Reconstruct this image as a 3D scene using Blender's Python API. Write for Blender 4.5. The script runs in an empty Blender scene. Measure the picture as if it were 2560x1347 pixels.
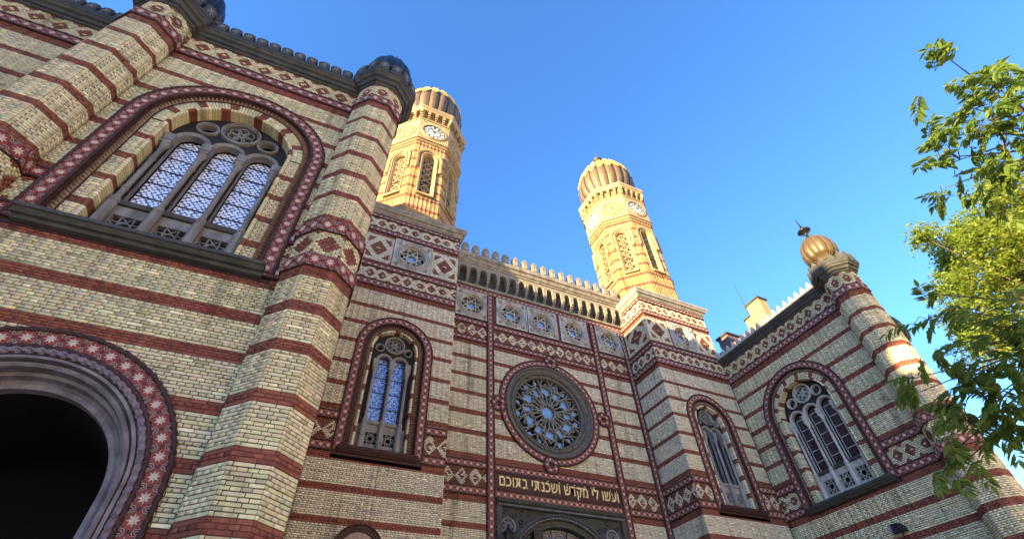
import bpy, math, random
import numpy as np
from mathutils import Matrix, Vector, geometry

SC = bpy.context.scene
COL = SC.collection
rnd = random.Random(7)
nr = np.random.default_rng(7)
PI = math.pi

# ------------------------------------------------------------------ camera
CAM_H = 1.6
FPX = 1188.6
CAM_ROT = (Matrix.Rotation(-0.47581, 3, 'Z') @ Matrix.Rotation(2.360822, 3, 'X')
           @ Matrix.Rotation(-0.051489, 3, 'Z'))
cam_data = bpy.data.cameras.new('camera')
cam_data.sensor_width = 36.0
cam_data.lens = FPX / 2560 * 36.0
cam_data.clip_start = 0.05
cam_data.clip_end = 3000
cam = bpy.data.objects.new('camera', cam_data)
COL.objects.link(cam)
cam.matrix_world = Matrix.Translation((0, 0, CAM_H)) @ CAM_ROT.to_4x4()
SC.camera = cam

# ------------------------------------------------------------------ sky, sun, exposure
SUN_AZ = (-0.958, -0.287)          # horizontal direction towards the sun
SUN_EL = math.radians(11.5)
world = bpy.data.worlds.new('World')
SC.world = world
world.use_nodes = True
nt = world.node_tree
bg = nt.nodes['Background']
sky = nt.nodes.new('ShaderNodeTexSky')
sky.sky_type = 'NISHITA'
sky.sun_disc = False
sky.sun_elevation = SUN_EL
sky.sun_rotation = math.atan2(SUN_AZ[0], SUN_AZ[1])
sky.altitude = 100
sky.air_density = 1.0
sky.dust_density = 0.0
sky.ozone_density = 3.6
hs = nt.nodes.new('ShaderNodeHueSaturation'); hs.inputs['Saturation'].default_value = 1.12
nt.links.new(sky.outputs[0], hs.inputs['Color']); tint = nt.nodes.new('ShaderNodeMix'); tint.data_type = 'RGBA'; tint.blend_type = 'MULTIPLY'; tint.inputs['Factor'].default_value = 1.0
tint.inputs[7].default_value = (.97, .89, 1.0, 1)
nt.links.new(hs.outputs[0], tint.inputs[6]); nt.links.new(tint.outputs[2], bg.inputs[0])
bg.inputs[1].default_value = 0.116

sun_data = bpy.data.lights.new('sun', 'SUN')
sun_data.energy = 5.0
sun_data.angle = math.radians(0.5)
sun_data.color = (1.0, 0.75, 0.385)
sun = bpy.data.objects.new('sun', sun_data)
COL.objects.link(sun)
sd = Vector((SUN_AZ[0], SUN_AZ[1], 0)).normalized() * math.cos(SUN_EL) + Vector((0, 0, math.sin(SUN_EL)))
sun.rotation_euler = sd.to_track_quat('Z', 'Y').to_euler()
sun.location = (-40, -20, 60)

SC.view_settings.view_transform = 'Standard'
SC.view_settings.look = 'None'
SC.view_settings.gamma = 1
SC.view_settings.use_curve_mapping = False
SC.view_settings.exposure = 2.56
SC.cycles.use_denoising = True
SC.cycles.max_bounces = 6
SC.cycles.diffuse_bounces = 3
SC.cycles.glossy_bounces = 3
SC.cycles.transmission_bounces = 3

# ------------------------------------------------------------------ materials
MATS = {}
def mat(name, color, rough=0.8, metal=0.0, noise=0.0, scale=4.0, dark=None, bump=0.0, bscale=40.0, spec=0.3, streak=0.0):
    m = bpy.data.materials.new(name); m.use_nodes = True
    n = m.node_tree.nodes; l = m.node_tree.links
    b = n['Principled BSDF']
    b.inputs['Roughness'].default_value = rough
    b.inputs['Metallic'].default_value = metal
    b.inputs['Specular IOR Level'].default_value = spec
    b.inputs['Base Color'].default_value = (*color, 1)
    if noise > 0 or bump > 0:
        tc = n.new('ShaderNodeTexCoord')
        mp = n.new('ShaderNodeMapping'); l.new(tc.outputs['Object'], mp.inputs[0])
    if noise > 0:
        if streak: mp.inputs['Scale'].default_value = (1, 1, streak)
        t = n.new('ShaderNodeTexNoise'); t.inputs['Scale'].default_value = scale
        t.inputs['Detail'].default_value = 6; t.inputs['Roughness'].default_value = 0.65
        l.new(mp.outputs[0], t.inputs['Vector'])
        r = n.new('ShaderNodeValToRGB')
        d = dark or tuple(c * 0.35 for c in color)
        r.color_ramp.elements[0].position = 0.5 - 0.28 * noise - .05
        r.color_ramp.elements[1].position = 0.5 + 0.12
        r.color_ramp.elements[0].color = (*d, 1)
        r.color_ramp.elements[1].color = (*color, 1)
        l.new(t.outputs['Fac'], r.inputs[0]); l.new(r.outputs[0], b.inputs['Base Color'])
    if bump > 0:
        t2 = n.new('ShaderNodeTexNoise'); t2.inputs['Scale'].default_value = bscale; t2.inputs['Detail'].default_value = 4
        l.new(tc.outputs['Object'], t2.inputs['Vector'])
        bp = n.new('ShaderNodeBump'); bp.inputs['Strength'].default_value = bump; bp.inputs['Distance'].default_value = 0.02
        l.new(t2.outputs['Fac'], bp.inputs['Height']); l.new(bp.outputs[0], b.inputs['Normal'])
    MATS[name] = m
    return m

def brick_mat():
    m = bpy.data.materials.new('brick'); m.use_nodes = True
    n = m.node_tree.nodes; l = m.node_tree.links; b = n['Principled BSDF']
    a = n.new('ShaderNodeAttribute'); a.attribute_name = 'bc'
    ge = n.new('ShaderNodeNewGeometry')
    t = n.new('ShaderNodeTexNoise'); t.inputs['Scale'].default_value = 9; t.inputs['Detail'].default_value = 7; t.inputs['Roughness'].default_value = .7
    l.new(ge.outputs['Position'], t.inputs['Vector'])
    mr = n.new('ShaderNodeMapRange'); mr.inputs[1].default_value = .3; mr.inputs[2].default_value = .7; mr.inputs[3].default_value = .84; mr.inputs[4].default_value = 1.14
    l.new(t.outputs['Fac'], mr.inputs[0])
    # sooty streaks running down the walls
    mp = n.new('ShaderNodeMapping'); mp.inputs['Scale'].default_value = (1.3, 1.3, .16); l.new(ge.outputs['Position'], mp.inputs[0])
    t3 = n.new('ShaderNodeTexNoise'); t3.inputs['Scale'].default_value = 1.6; t3.inputs['Detail'].default_value = 5; l.new(mp.outputs[0], t3.inputs['Vector'])
    mr3 = n.new('ShaderNodeMapRange'); mr3.inputs[1].default_value = .30; mr3.inputs[2].default_value = .43; mr3.inputs[3].default_value = .55; mr3.inputs[4].default_value = 1.0
    l.new(t3.outputs['Fac'], mr3.inputs[0])
    mu0 = n.new('ShaderNodeMath'); mu0.operation = 'MULTIPLY'; l.new(mr.outputs[0], mu0.inputs[0]); l.new(mr3.outputs[0], mu0.inputs[1])
    mu = n.new('ShaderNodeVectorMath'); mu.operation = 'SCALE'
    l.new(a.outputs['Color'], mu.inputs[0]); l.new(mu0.outputs[0], mu.inputs['Scale'])
    l.new(mu.outputs[0], b.inputs['Base Color'])
    b.inputs['Roughness'].default_value = .75; b.inputs['Specular IOR Level'].default_value = .25
    t2 = n.new('ShaderNodeTexNoise'); t2.inputs['Scale'].default_value = 60; t2.inputs['Detail'].default_value = 3
    l.new(ge.outputs['Position'], t2.inputs['Vector'])
    bp = n.new('ShaderNodeBump'); bp.inputs['Strength'].default_value = .25; bp.inputs['Distance'].default_value = .01
    l.new(t2.outputs['Fac'], bp.inputs['Height']); l.new(bp.outputs[0], b.inputs['Normal'])
    MATS['brick'] = m

def glass_mat(name, base, lead, scale, rough, kind='voronoi', spec=.8):
    m = bpy.data.materials.new(name); m.use_nodes = True
    n = m.node_tree.nodes; l = m.node_tree.links; b = n['Principled BSDF']
    tc = n.new('ShaderNodeTexCoord')
    v = n.new('ShaderNodeTexVoronoi'); v.feature = 'DISTANCE_TO_EDGE' if kind == 'voronoi' else 'F1'
    v.inputs['Scale'].default_value = scale
    v.inputs['Randomness'].default_value = .55 if kind == 'voronoi' else .3
    if kind == 'voronoi': l.new(tc.outputs['Object'], v.inputs['Vector'])
    else:
        mp = n.new('ShaderNodeMapping'); mp.inputs['Scale'].default_value = (1, 0, 1); mp.inputs['Rotation'].default_value = (0, .785, 0)
        l.new(tc.outputs['Object'], mp.inputs[0]); l.new(mp.outputs[0], v.inputs['Vector'])
    r = n.new('ShaderNodeValToRGB')
    if kind == 'voronoi':
        r.color_ramp.elements[0].position = .05; r.color_ramp.elements[1].position = .13
        r.color_ramp.elements[0].color = (*lead, 1); r.color_ramp.elements[1].color = (*base, 1)
    else:
        r.color_ramp.elements[0].position = .40; r.color_ramp.elements[1].position = .53
        r.color_ramp.elements[0].color = (*base, 1); r.color_ramp.elements[1].color = (*lead, 1)
    l.new(v.outputs['Distance'], r.inputs[0])
    l.new(r.outputs[0], b.inputs['Base Color'])
    b.inputs['Roughness'].default_value = rough
    b.inputs['Specular IOR Level'].default_value = spec
    t = n.new('ShaderNodeTexNoise'); t.inputs['Scale'].default_value = 7
    l.new(tc.outputs['Object'], t.inputs['Vector'])
    bp = n.new('ShaderNodeBump'); bp.inputs['Strength'].default_value = .12; bp.inputs['Distance'].default_value = .03
    l.new(t.outputs['Fac'], bp.inputs['Height']); l.new(bp.outputs[0], b.inputs['Normal'])
    MATS[name] = m

brick_mat()
mat('mortar', (.066, .054, .041), .95, noise=.6, scale=3)
mat('mortar_red', (.13, .035, .028), .95)
mat('terracotta', (.060, .025, .025), .7, noise=.8, scale=6, dark=(.018, .009, .010), bump=.4, bscale=30)
mat('tile_pale', (.54, .44, .375), .6, noise=.7, scale=9, dark=(.30, .22, .18))
mat('tile_red', (.235, .045, .032), .55, noise=.7, scale=8, dark=(.12, .024, .022))
mat('tile_dark', (.085, .022, .024), .6)
mat('stone_arch', (.22, .19, .205), .7, noise=1, scale=3.5, dark=(.045, .036, .042), bump=.6, bscale=14)
mat('stone_grey', (.21, .207, .212), .75, noise=1, scale=3.2, dark=(.045, .044, .046), bump=.5, bscale=18, streak=.45)
mat('stone_pale', (.46, .44, .40), .75, noise=1, scale=3.5, dark=(.14, .135, .12), bump=.4, bscale=18, streak=.4)
mat('stone_black', (.060, .060, .056), .65, noise=1, scale=2.6, dark=(.010, .010, .010), bump=.5, bscale=16)
mat('stone_cream', (.38, .275, .14), .75, noise=.8, scale=2.2, dark=(.22, .15, .075), bump=.3, bscale=12)
mat('stone_soot', (.05, .05, .047), .8, noise=1, scale=4, dark=(.015, .015, .015), bump=.5, bscale=20)
mat('tile_line', (.33, .235, .20), .6)
mat('stone_corn', (.30, .26, .20), .75, noise=1, scale=2.6, dark=(.06, .052, .042), bump=.5, bscale=16)
mat('stone_mid', (.25, .245, .24), .75, noise=1, scale=3.2, dark=(.07, .068, .066), bump=.5, bscale=18, streak=.45)
mat('iron', (.02, .02, .022), .5, metal=.3)
mat('unlit_recess', (.006, .005, .006), .95)  # near-black colour stands in for darkness inside openings and the arch passage
mat('dome_black', (.022, .022, .028), .38, metal=.55, noise=.6, scale=3, dark=(.01, .01, .012))
mat('dome_bronze', (.175, .115, .060), .5, metal=.3, noise=.8, scale=1.6, dark=(.10, .065, .038))
mat('dome_gold', (.105, .075, .036), .45, metal=.3, noise=.7, scale=2, dark=(.065, .046, .024))
mat('gold', (.60, .43, .085), .4, metal=.15)
mat('gilt_letter', (.72, .58, .30), .5, metal=.1, noise=.6, scale=5, dark=(.5, .36, .14))
mat('text_field', (.055, .014, .016), .5, noise=.6, scale=2, dark=(.02, .006, .012))
mat('clock_white', (.62, .60, .54), .6)
mat('clock_dark', (.02, .02, .022), .5)
mat('bark', (.09, .065, .045), .9, noise=.8, scale=8, dark=(.03, .022, .015))
mat('asphalt', (.05, .05, .052), .95, noise=.5, scale=10, dark=(.03, .03, .032))
mat('pavement_stone', (.54, .50, .43), .9, noise=.5, scale=6, dark=(.44, .40, .34))
mat('spandrel_black', (.016, .016, .018), .8)
mat('plaster_light', (.66, .56, .41), .9, noise=.4, scale=1.2, dark=(.56, .47, .34))
mat('plaster', (.60, .54, .43), .9, noise=.5, scale=1.5, dark=(.48, .43, .35))
mat('roof_tile', (.16, .06, .04), .85, noise=.6, scale=5, dark=(.07, .035, .03))
mat('roof_and_shade', (.03, .025, .022), .7)  # dark roofing; also paints the shade on the south return
mat('frame_white', (.5, .48, .44), .7)
glass_mat('glass_lace', (.72, .80, .97), (.045, .06, .22), 11, .16, kind='f1')  # pale base colour stands in for sky brightness in the panes
glass_mat('glass_blue', (.035, .075, .36), (.30, .45, .85), 10, .22)
glass_mat('glass_black', (.008, .006, .010), (.05, .03, .05), 9, .2)
glass_mat('glass_violet', (.018, .016, .035), (.10, .09, .14), 16, .25)
mat('glass_sky', (.18, .34, .62), .08, spec=1.0, noise=.5, scale=3, dark=(.10, .22, .5))
mat('glass_plain', (.03, .04, .06), .06, spec=.9)
mat('bead_white', (.55, .55, .52), .6)

def leaf_mat(name, c1, c2, trans):
    m = bpy.data.materials.new(name); m.use_nodes = True
    n = m.node_tree.nodes; l = m.node_tree.links; b = n['Principled BSDF']
    ge = n.new('ShaderNodeNewGeometry')
    r = n.new('ShaderNodeValToRGB'); r.color_ramp.elements[0].color = (*c1, 1); r.color_ramp.elements[1].color = (*c2, 1)
    l.new(ge.outputs['Random Per Island'], r.inputs[0]); l.new(r.outputs[0], b.inputs['Base Color'])
    b.inputs['Roughness'].default_value = .5; b.inputs['Specular IOR Level'].default_value = .3
    tr = n.new('ShaderNodeBsdfTranslucent'); mx = n.new('ShaderNodeMixShader'); mx.inputs[0].default_value = trans
    hs = n.new('ShaderNodeHueSaturation'); hs.inputs['Value'].default_value = 1.7; hs.inputs['Hue'].default_value = .485
    l.new(r.outputs[0], hs.inputs['Color']); l.new(hs.outputs[0], tr.inputs[0])
    l.new(b.outputs[0], mx.inputs[1]); l.new(tr.outputs[0], mx.inputs[2])
    l.new(mx.outputs[0], n['Material Output'].inputs[0])
    MATS[name] = m
leaf_mat('leaf_near', (.06, .125, .02), (.14, .20, .04), .5)
leaf_mat('leaf_far', (.13, .20, .022), (.22, .28, .045), .5)
leaf_mat('leaf_deep', (.022, .06, .018), (.045, .095, .025), .25)

# ------------------------------------------------------------------ scene helpers
RW2C = np.array(CAM_ROT.transposed())
def project(P):
    v = (np.asarray(P, float) - np.array([0, 0, CAM_H])) @ RW2C.T
    z = -v[..., 2]
    zz = np.where(np.abs(z) < 1e-6, 1e-6, z)
    return 1280 + FPX * v[..., 0] / zz, 673.5 - FPX * v[..., 1] / zz, z

LOC = {}
def put(o, parent=None, matrix=None):
    COL.objects.link(o)
    if parent is not None:
        o.parent = parent
        loc = LOC.get(parent.name)
        if loc is not None:
            o.matrix_parent_inverse = Matrix.Translation(loc).inverted()
    if matrix is not None:
        o.matrix_basis = matrix
    return o

def thing(name, label, cat, loc, group=None):
    o = bpy.data.objects.new(name, None); o.empty_display_size = .3
    COL.objects.link(o); o.location = loc
    LOC[o.name] = Vector(loc)
    o['label'] = label; o['category'] = cat
    if group: o['group'] = group
    return o

class MB:
    """collects faces with material names, builds one mesh object"""
    def __init__(s): s.V = []; s.F = []; s.M = []; s.n = 0; s.mats = []; s.C = []; s.hascol = False
    def mi(s, m):
        if m not in s.mats: s.mats.append(m)
        return s.mats.index(m)
    def add(s, V, F, m, col=None):
        V = np.asarray(V, float).reshape(-1, 3)
        k = s.mi(m); b = s.n
        s.V.append(V); s.n += len(V)
        for f in F: s.F.append([int(i) + b for i in f]); s.M.append(k)
        if col is not None: s.hascol = True
        c = np.ones((len(V), 4)); c[:, :3] = (.5, .5, .5) if col is None else col
        s.C.append(c)
    def data(s, name, smooth=False):
        me = bpy.data.meshes.new(name)
        V = np.concatenate(s.V) if s.V else np.zeros((0, 3))
        me.from_pydata(V.tolist(), [], s.F)
        for m in s.mats: me.materials.append(MATS[m])
        if len(s.mats) > 1: me.polygons.foreach_set('material_index', np.array(s.M, dtype=np.int32))
        if s.hascol:
            a = me.color_attributes.new('bc', 'FLOAT_COLOR', 'POINT')
            a.data.foreach_set('color', np.concatenate(s.C).astype(np.float32).ravel())
        if smooth: me.polygons.foreach_set('use_smooth', np.ones(len(me.polygons), dtype=bool))
        me.update()
        return me
    def build(s, name, parent=None, smooth=False, kind=None, label=None):
        if not s.F: return None
        o = bpy.data.objects.new(name, s.data(name, smooth))
        put(o, parent)
        if kind: o['kind'] = kind
        if label: o['label'] = label
        return o

class Fr:
    """a wall plane: u along, z up, d out of the wall"""
    def __init__(s, o, U, N):
        s.o = np.array(o, float); s.U = np.array(U, float); s.N = np.array(N, float)
        s.U /= np.linalg.norm(s.U); s.N /= np.linalg.norm(s.N)
    def p(s, u, z, d=0.0):
        u, z, d = np.broadcast_arrays(np.asarray(u, float), np.asarray(z, float), np.asarray(d, float))
        P = s.o + u[..., None] * s.U + d[..., None] * s.N
        P[..., 2] += z
        return P
    def mat(s, u, z, d, ang=0.0):
        X = s.U * math.cos(ang) + np.array([0, 0, math.sin(ang)])
        Y = -s.U * math.sin(ang) + np.array([0, 0, math.cos(ang)])
        P = s.p(u, z, d)
        M = Matrix.Identity(4)
        for i in range(3):
            M[i][0] = X[i]; M[i][1] = Y[i]; M[i][2] = s.N[i]; M[i][3] = P[i]
        return M

BOXF = [(0, 1, 2, 3), (7, 6, 5, 4), (0, 4, 5, 1), (1, 5, 6, 2), (2, 6, 7, 3), (3, 7, 4, 0)]
def box(mb, fr, u0, u1, z0, z1, d0, d1, m, col=None):
    uu = [u0, u1, u1, u0] * 2; zz = [z0, z0, z1, z1] * 2; dd = [d1] * 4 + [d0] * 4
    mb.add(fr.p(uu, zz, dd), BOXF, m, col)

def normals2d(path, closed):
    P = np.asarray(path, float); n = len(P)
    if closed: T1 = P - np.roll(P, 1, 0); T2 = np.roll(P, -1, 0) - P
    else:
        T2 = np.vstack([P[1:] - P[:-1], P[-1:] - P[-2:-1]]); T1 = np.vstack([P[1:2] - P[:1], P[1:] - P[:-1]])
    T1 = T1 / (np.linalg.norm(T1, axis=1)[:, None] + 1e-12); T2 = T2 / (np.linalg.norm(T2, axis=1)[:, None] + 1e-12)
    N1 = np.stack([-T1[:, 1], T1[:, 0]], 1); N2 = np.stack([-T2[:, 1], T2[:, 0]], 1)
    N = N1 + N2; L2 = (N * N).sum(1)[:, None]
    return N * 2 / np.maximum(L2, .35)

def sweep(mb, fr, path, profile, m, closed=False, caps=True):
    """profile: (offset to the left of travel, d) pairs swept along a path of (u, z)"""
    P = np.asarray(path, float); N = normals2d(P, closed); n, k = len(P), len(profile)
    pr = np.array(profile, float)
    uz = P[:, None, :] + N[:, None, :] * pr[None, :, 0, None]
    V = fr.p(uz[..., 0], uz[..., 1], np.broadcast_to(pr[None, :, 1], (n, k))).reshape(-1, 3)
    F = []
    for i in range(n if closed else n - 1):
        j = (i + 1) % n
        for q in range(k - 1): F.append((i * k + q, j * k + q, j * k + q + 1, i * k + q + 1))
    if caps and not closed and k > 2:
        F.append(tuple(range(k))); F.append(tuple((n - 1) * k + q for q in reversed(range(k))))
    mb.add(V, F, m)

def rope(mb, fr, path, r, d, m, closed=False, step=.03, lobes=3, amp=.28, pitch=.16, sides=8):
    """twisted rope moulding along a path in the wall plane"""
    P = np.asarray(path, float)
    if closed: P = np.vstack([P, P[:1]])
    seg = np.linalg.norm(np.diff(P, axis=0), axis=1); s = np.concatenate([[0], np.cumsum(seg)])
    n = max(2, int(s[-1] / step) + 1)
    t = np.linspace(0, s[-1], n); Q = np.stack([np.interp(t, s, P[:, 0]), np.interp(t, s, P[:, 1])], 1)
    N = normals2d(Q, False); N /= np.linalg.norm(N, axis=1)[:, None] + 1e-9
    a = np.arange(sides) / sides * 2 * PI
    rr = r * (1 + amp * np.cos(lobes * (a[None, :] - 2 * PI * t[:, None] / (pitch * lobes)))) if amp else np.full((n, sides), r)
    ou = rr * np.cos(a)[None]; od = rr * np.sin(a)[None]
    V = fr.p(Q[:, None, 0] + N[:, None, 0] * ou, Q[:, None, 1] + N[:, None, 1] * ou, d + od).reshape(-1, 3)
    F = [(i * sides + q, (i + 1) * sides + q, (i + 1) * sides + (q + 1) % sides, i * sides + (q + 1) % sides) for i in range(n - 1) for q in range(sides)]
    mb.add(V, F, m)

def arch(cu, z0, zs, R, n=40):
    """path up the left jamb, over the arch and down the right jamb"""
    a = np.linspace(PI, 0, n)
    pts = [(cu - R, z0)] + [(cu + R * math.cos(t), zs + R * math.sin(t)) for t in a] + [(cu + R, z0)]
    return pts
def circ(cu, cz, R, n=48):
    return [(cu + R * math.cos(-t), cz + R * math.sin(-t)) for t in np.linspace(0, 2 * PI, n, endpoint=False)]

def resample(path, pitch, closed=False):
    """points and tangent angles evenly spaced along a path"""
    P = np.asarray(path, float)
    if closed: P = np.vstack([P, P[:1]])
    seg = np.linalg.norm(np.diff(P, axis=0), axis=1); s = np.concatenate([[0], np.cumsum(seg)])
    n = max(1, int(round(s[-1] / pitch))); st = s[-1] / n
    t = (np.arange(n) + .5) * st
    x = np.interp(t, s, P[:, 0]); y = np.interp(t, s, P[:, 1])
    x2 = np.interp(np.minimum(t + .02, s[-1]), s, P[:, 0]); y2 = np.interp(np.minimum(t + .02, s[-1]), s, P[:, 1])
    x1 = np.interp(np.maximum(t - .02, 0), s, P[:, 0]); y1 = np.interp(np.maximum(t - .02, 0), s, P[:, 1])
    return [(a, b, math.atan2(d - f, c - e), st) for a, b, c, d, e, f in zip(x, y, x2, y2, x1, y1)]

def plate(mb, fr, outer, holes, d0, d1, m, side=None):
    """flat plate with holes, front at d1, back at d0"""
    loops = [outer] + list(holes)
    tri = geometry.tessellate_polygon([[Vector((p[0], p[1], 0)) for p in lp] for lp in loops])
    pts = [p for lp in loops for p in lp]; n = len(pts)
    pu = np.array([p[0] for p in pts]); pz = np.array([p[1] for p in pts])
    F = []
    for t in tri:
        a = (pu[t[1]] - pu[t[0]]) * (pz[t[2]] - pz[t[0]]) - (pu[t[2]] - pu[t[0]]) * (pz[t[1]] - pz[t[0]])
        F.append(t if a > 0 else (t[0], t[2], t[1]))
    mb.add(fr.p(pu, pz, d1), F, m)
    V = np.vstack([fr.p(pu, pz, d1), fr.p(pu, pz, d0)]); S = []; b = 0
    for lp in loops:
        k = len(lp)
        for i in range(k): S.append((b + i, b + (i + 1) % k, n + b + (i + 1) % k, n + b + i))
        b += k
    mb.add(V, S, side or m)

def lathe(mb, c, prof, n, m, phase=0.0, gore=0.0, sq=True, gores=None):
    """surface of revolution about the vertical through c; n=8 makes octagons (apothem = given radius)"""
    k = len(prof); a = phase + np.arange(n) / n * 2 * PI
    f = 1 / math.cos(PI / n) if (n == 8 and sq) else 1.0
    mod = np.ones(n)
    if gore and gores: mod = 1 - gore * (1 - np.abs(np.sin(gores * (a - phase) / 2)) ** .6)
    V = np.array([[c[0] + r * f * mod[i] * math.cos(a[i]), c[1] + r * f * mod[i] * math.sin(a[i]), z] for r, z in prof for i in range(n)])
    F = [(j * n + i, j * n + (i + 1) % n, (j + 1) * n + (i + 1) % n, (j + 1) * n + i) for j in range(k - 1) for i in range(n)]
    mb.add(V, F, m)

def tube3(mb, pts, radii, m, sides=6):
    P = [Vector(p) for p in pts]; V = []; n = len(P)
    for i, p in enumerate(P):
        t = (P[min(i + 1, n - 1)] - P[max(i - 1, 0)]).normalized()
        a = t.orthogonal().normalized() if i == 0 else (a - t * a.dot(t)).normalized()
        b = t.cross(a)
        for q in range(sides):
            w = 2 * PI * q / sides; V.append(p + (a * math.cos(w) + b * math.sin(w)) * radii[i])
    F = [(i * sides + q, i * sides + (q + 1) % sides, (i + 1) * sides + (q + 1) % sides, (i + 1) * sides + q) for i in range(n - 1) for q in range(sides)]
    F.append(tuple(reversed(range(sides)))); F.append(tuple((n - 1) * sides + q for q in range(sides)))
    mb.add([tuple(v) for v in V], F, m)

def bar(mb, fr, a, b, w, d0, d1, m):
    """straight bar in the wall plane from a to b"""
    a = np.array(a, float); b = np.array(b, float); t = (b - a) / (np.linalg.norm(b - a) + 1e-9); nn = np.array([-t[1], t[0]]) * w / 2
    q = [a - nn, b - nn, b + nn, a + nn]
    mb.add(fr.p([p[0] for p in q] * 2, [p[1] for p in q] * 2, [d1] * 4 + [d0] * 4), BOXF, m)

# ------------------------------------------------------------------ countable small pieces: the 300 largest are objects, the rest one mass
class Pieces:
    def __init__(s, thing_, name, limit=300): s.t = thing_; s.name = name; s.items = []; s.limit = limit
    def add(s, me, M, parent, size): s.items.append((me, M, parent, size))
    def finish(s, massname):
        if not s.items: return
        P = np.array([tuple(M.translation) for _, M, _, _ in s.items])
        N = np.array([tuple(M.col[2])[:3] for _, M, _, _ in s.items])
        x, y, z = project(P)
        to = np.array([0, 0, CAM_H]) - P; dist = np.linalg.norm(to, axis=1)
        cosv = np.maximum(.05, (to * N).sum(1) / dist)
        size = np.array([i[3] for i in s.items])
        score = size * np.sqrt(cosv) / dist * ((x > -20) & (x < 2580) & (y > -20) & (y < 1367) & (z > 0))
        order = np.argsort(-score)
        keep = [i for i in order[:s.limit] if score[i] > 0]
        ks = set(int(i) for i in keep)
        for i in keep:
            me, M, par, _ = s.items[i]
            put(bpy.data.objects.new(s.name, me), par, M)
        rest = [s.items[i] for i in range(len(s.items)) if i not in ks]
        if not rest: return
        mb = MB(); cache = {}
        for me, M, _, _ in rest:
            if me.name not in cache:
                co = np.zeros(len(me.vertices) * 3); me.vertices.foreach_get('co', co)
                cache[me.name] = (co.reshape(-1, 3), [tuple(p.vertices) for p in me.polygons], [p.material_index for p in me.polygons], [m.name for m in me.materials])
            co, F, MI, mm = cache[me.name]
            Mn = np.array(M); W = co @ Mn[:3, :3].T + Mn[:3, 3]
            b = mb.n; mb.V.append(W); mb.n += len(W); mb.C.append(np.ones((len(W), 4)))
            idx = [mb.mi(q) for q in mm]
            for f, k in zip(F, MI): mb.F.append([i + b for i in f]); mb.M.append(idx[k])
        mb.build(massname, s.t, kind='stuff')
# ------------------------------------------------------------------ brickwork
def n3(P, f, seed):
    r = np.random.default_rng(seed); v = 0
    for k in range(4):
        w = r.normal(size=3) * f * (1.7 ** k); v = v + np.sin(P @ w + r.uniform(0, 6.28)) / (1.5 ** k)
    return v / 2.2

STYLES = {
    'cream':  dict(base=(.585, .527, .335), green=.5, ochre=.32, var=.085),
    'white':  dict(base=(.63, .572, .42), green=.2, ochre=.22, var=.09),
    'golden': dict(base=(.37, .24, .10), green=.0, ochre=.0, var=.10),
}
def yellow(P, style):
    s = STYLES[style]; n = len(P)
    c = np.tile(np.array(s['base']), (n, 1))
    g = np.clip(n3(P, .9, 11), 0, 1)[:, None] * s['green']
    o = np.clip(n3(P, .7, 23), 0, 1)[:, None] * s['ochre']
    pk = np.clip(n3(P, 1.1, 37), 0, 1)[:, None] * .18
    c = c * (1 - g) + g * np.array((.50, .50, .30))
    c = c * (1 - o) + o * np.array((.52, .37, .18))
    c = c * (1 - pk) + pk * np.array((.60, .45, .33))
    k = 1 + nr.normal(0, s['var'], (n, 1))
    k *= np.where(nr.random((n, 1)) < .06, .68, 1) * np.where(nr.random((n, 1)) < .07, 1.3, 1)
    c = c * np.clip(k, .45, 1.5) * (1 + nr.normal(0, .035, (n, 3)))
    return np.clip(c, .02, .85)
def redc(P):
    n = len(P)
    c = np.tile(np.array((.205, .070, .046)), (n, 1))
    b = np.clip(n3(P, .8, 51), 0, 1)[:, None] * .7
    p = np.clip(n3(P, .9, 67), 0, 1)[:, None] * .5
    c = c * (1 - b) + b * np.array((.19, .085, .050)); c = c * (1 - p) + p * np.array((.20, .045, .043))
    return np.clip(c * (1 + nr.normal(0, .15, (n, 1))), .012, .6)

class Hole:
    def __init__(s, kind, *a): s.k = kind; s.a = a
    def cut(s, z):
        if s.k == 'rect':
            u0, u1, z0, z1 = s.a; return (u0, u1) if z0 < z < z1 else None
        if s.k == 'arch':
            cu, z0, zs, R = s.a
            if z < z0 or z > zs + R: return None
            w = R if z <= zs else math.sqrt(max(0, R * R - (z - zs) ** 2)); return (cu - w, cu + w)
        cu, cz, R = s.a
        if abs(z - cz) >= R: return None
        w = math.sqrt(R * R - (z - cz) ** 2); return (cu - w, cu + w)

def intervals(u0, u1, z, holes):
    iv = [(u0, u1)]
    for h in holes:
        c = h.cut(z)
        if not c: continue
        nx = []
        for a, b in iv:
            if c[1] <= a or c[0] >= b: nx.append((a, b)); continue
            if c[0] > a: nx.append((a, c[0]))
            if c[1] < b: nx.append((c[1], b))
        iv = nx
    return [(a, b) for a, b in iv if b - a > .015]

class Bricks:
    """all bricks of one thing"""
    def __init__(s, t): s.t = t; s.C = []; s.col = []; s.info = []
    def corners(s, C8, col): s.C.append(C8); s.col.append(col); s.info += [None] * len(C8)

BRICK_CACHE = {}
def brick_mesh(w, h, red, k):
    key = (round(w, 2), round(h, 3), red, k)
    if key in BRICK_CACHE: return BRICK_CACHE[key]
    w, h = key[0], key[1]; e = .005; t = .02
    fr = lambda a, b, d: [(-a, -b, d), (a, -b, d), (a, b, d), (-a, b, d)]
    V = fr(w / 2 - e, h / 2 - e, 0) + fr(w / 2, h / 2, -e) + fr(w / 2, h / 2, -t)
    F = [(0, 1, 2, 3)]
    for a in (0, 4):
        for i in range(4): F.append((a + i, a + 4 + i, a + 4 + (i + 1) % 4, a + (i + 1) % 4))
    mb = MB(); P = np.array([[k * 3.1, k * 1.7, k * .9]])
    c = redc(P)[0] if red else yellow(P, key_style[0])[0]
    mb.add(V, F, 'brick', c)
    BRICK_CACHE[key] = mb.data('brick'); return BRICK_CACHE[key]
key_style = ['cream']

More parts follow.
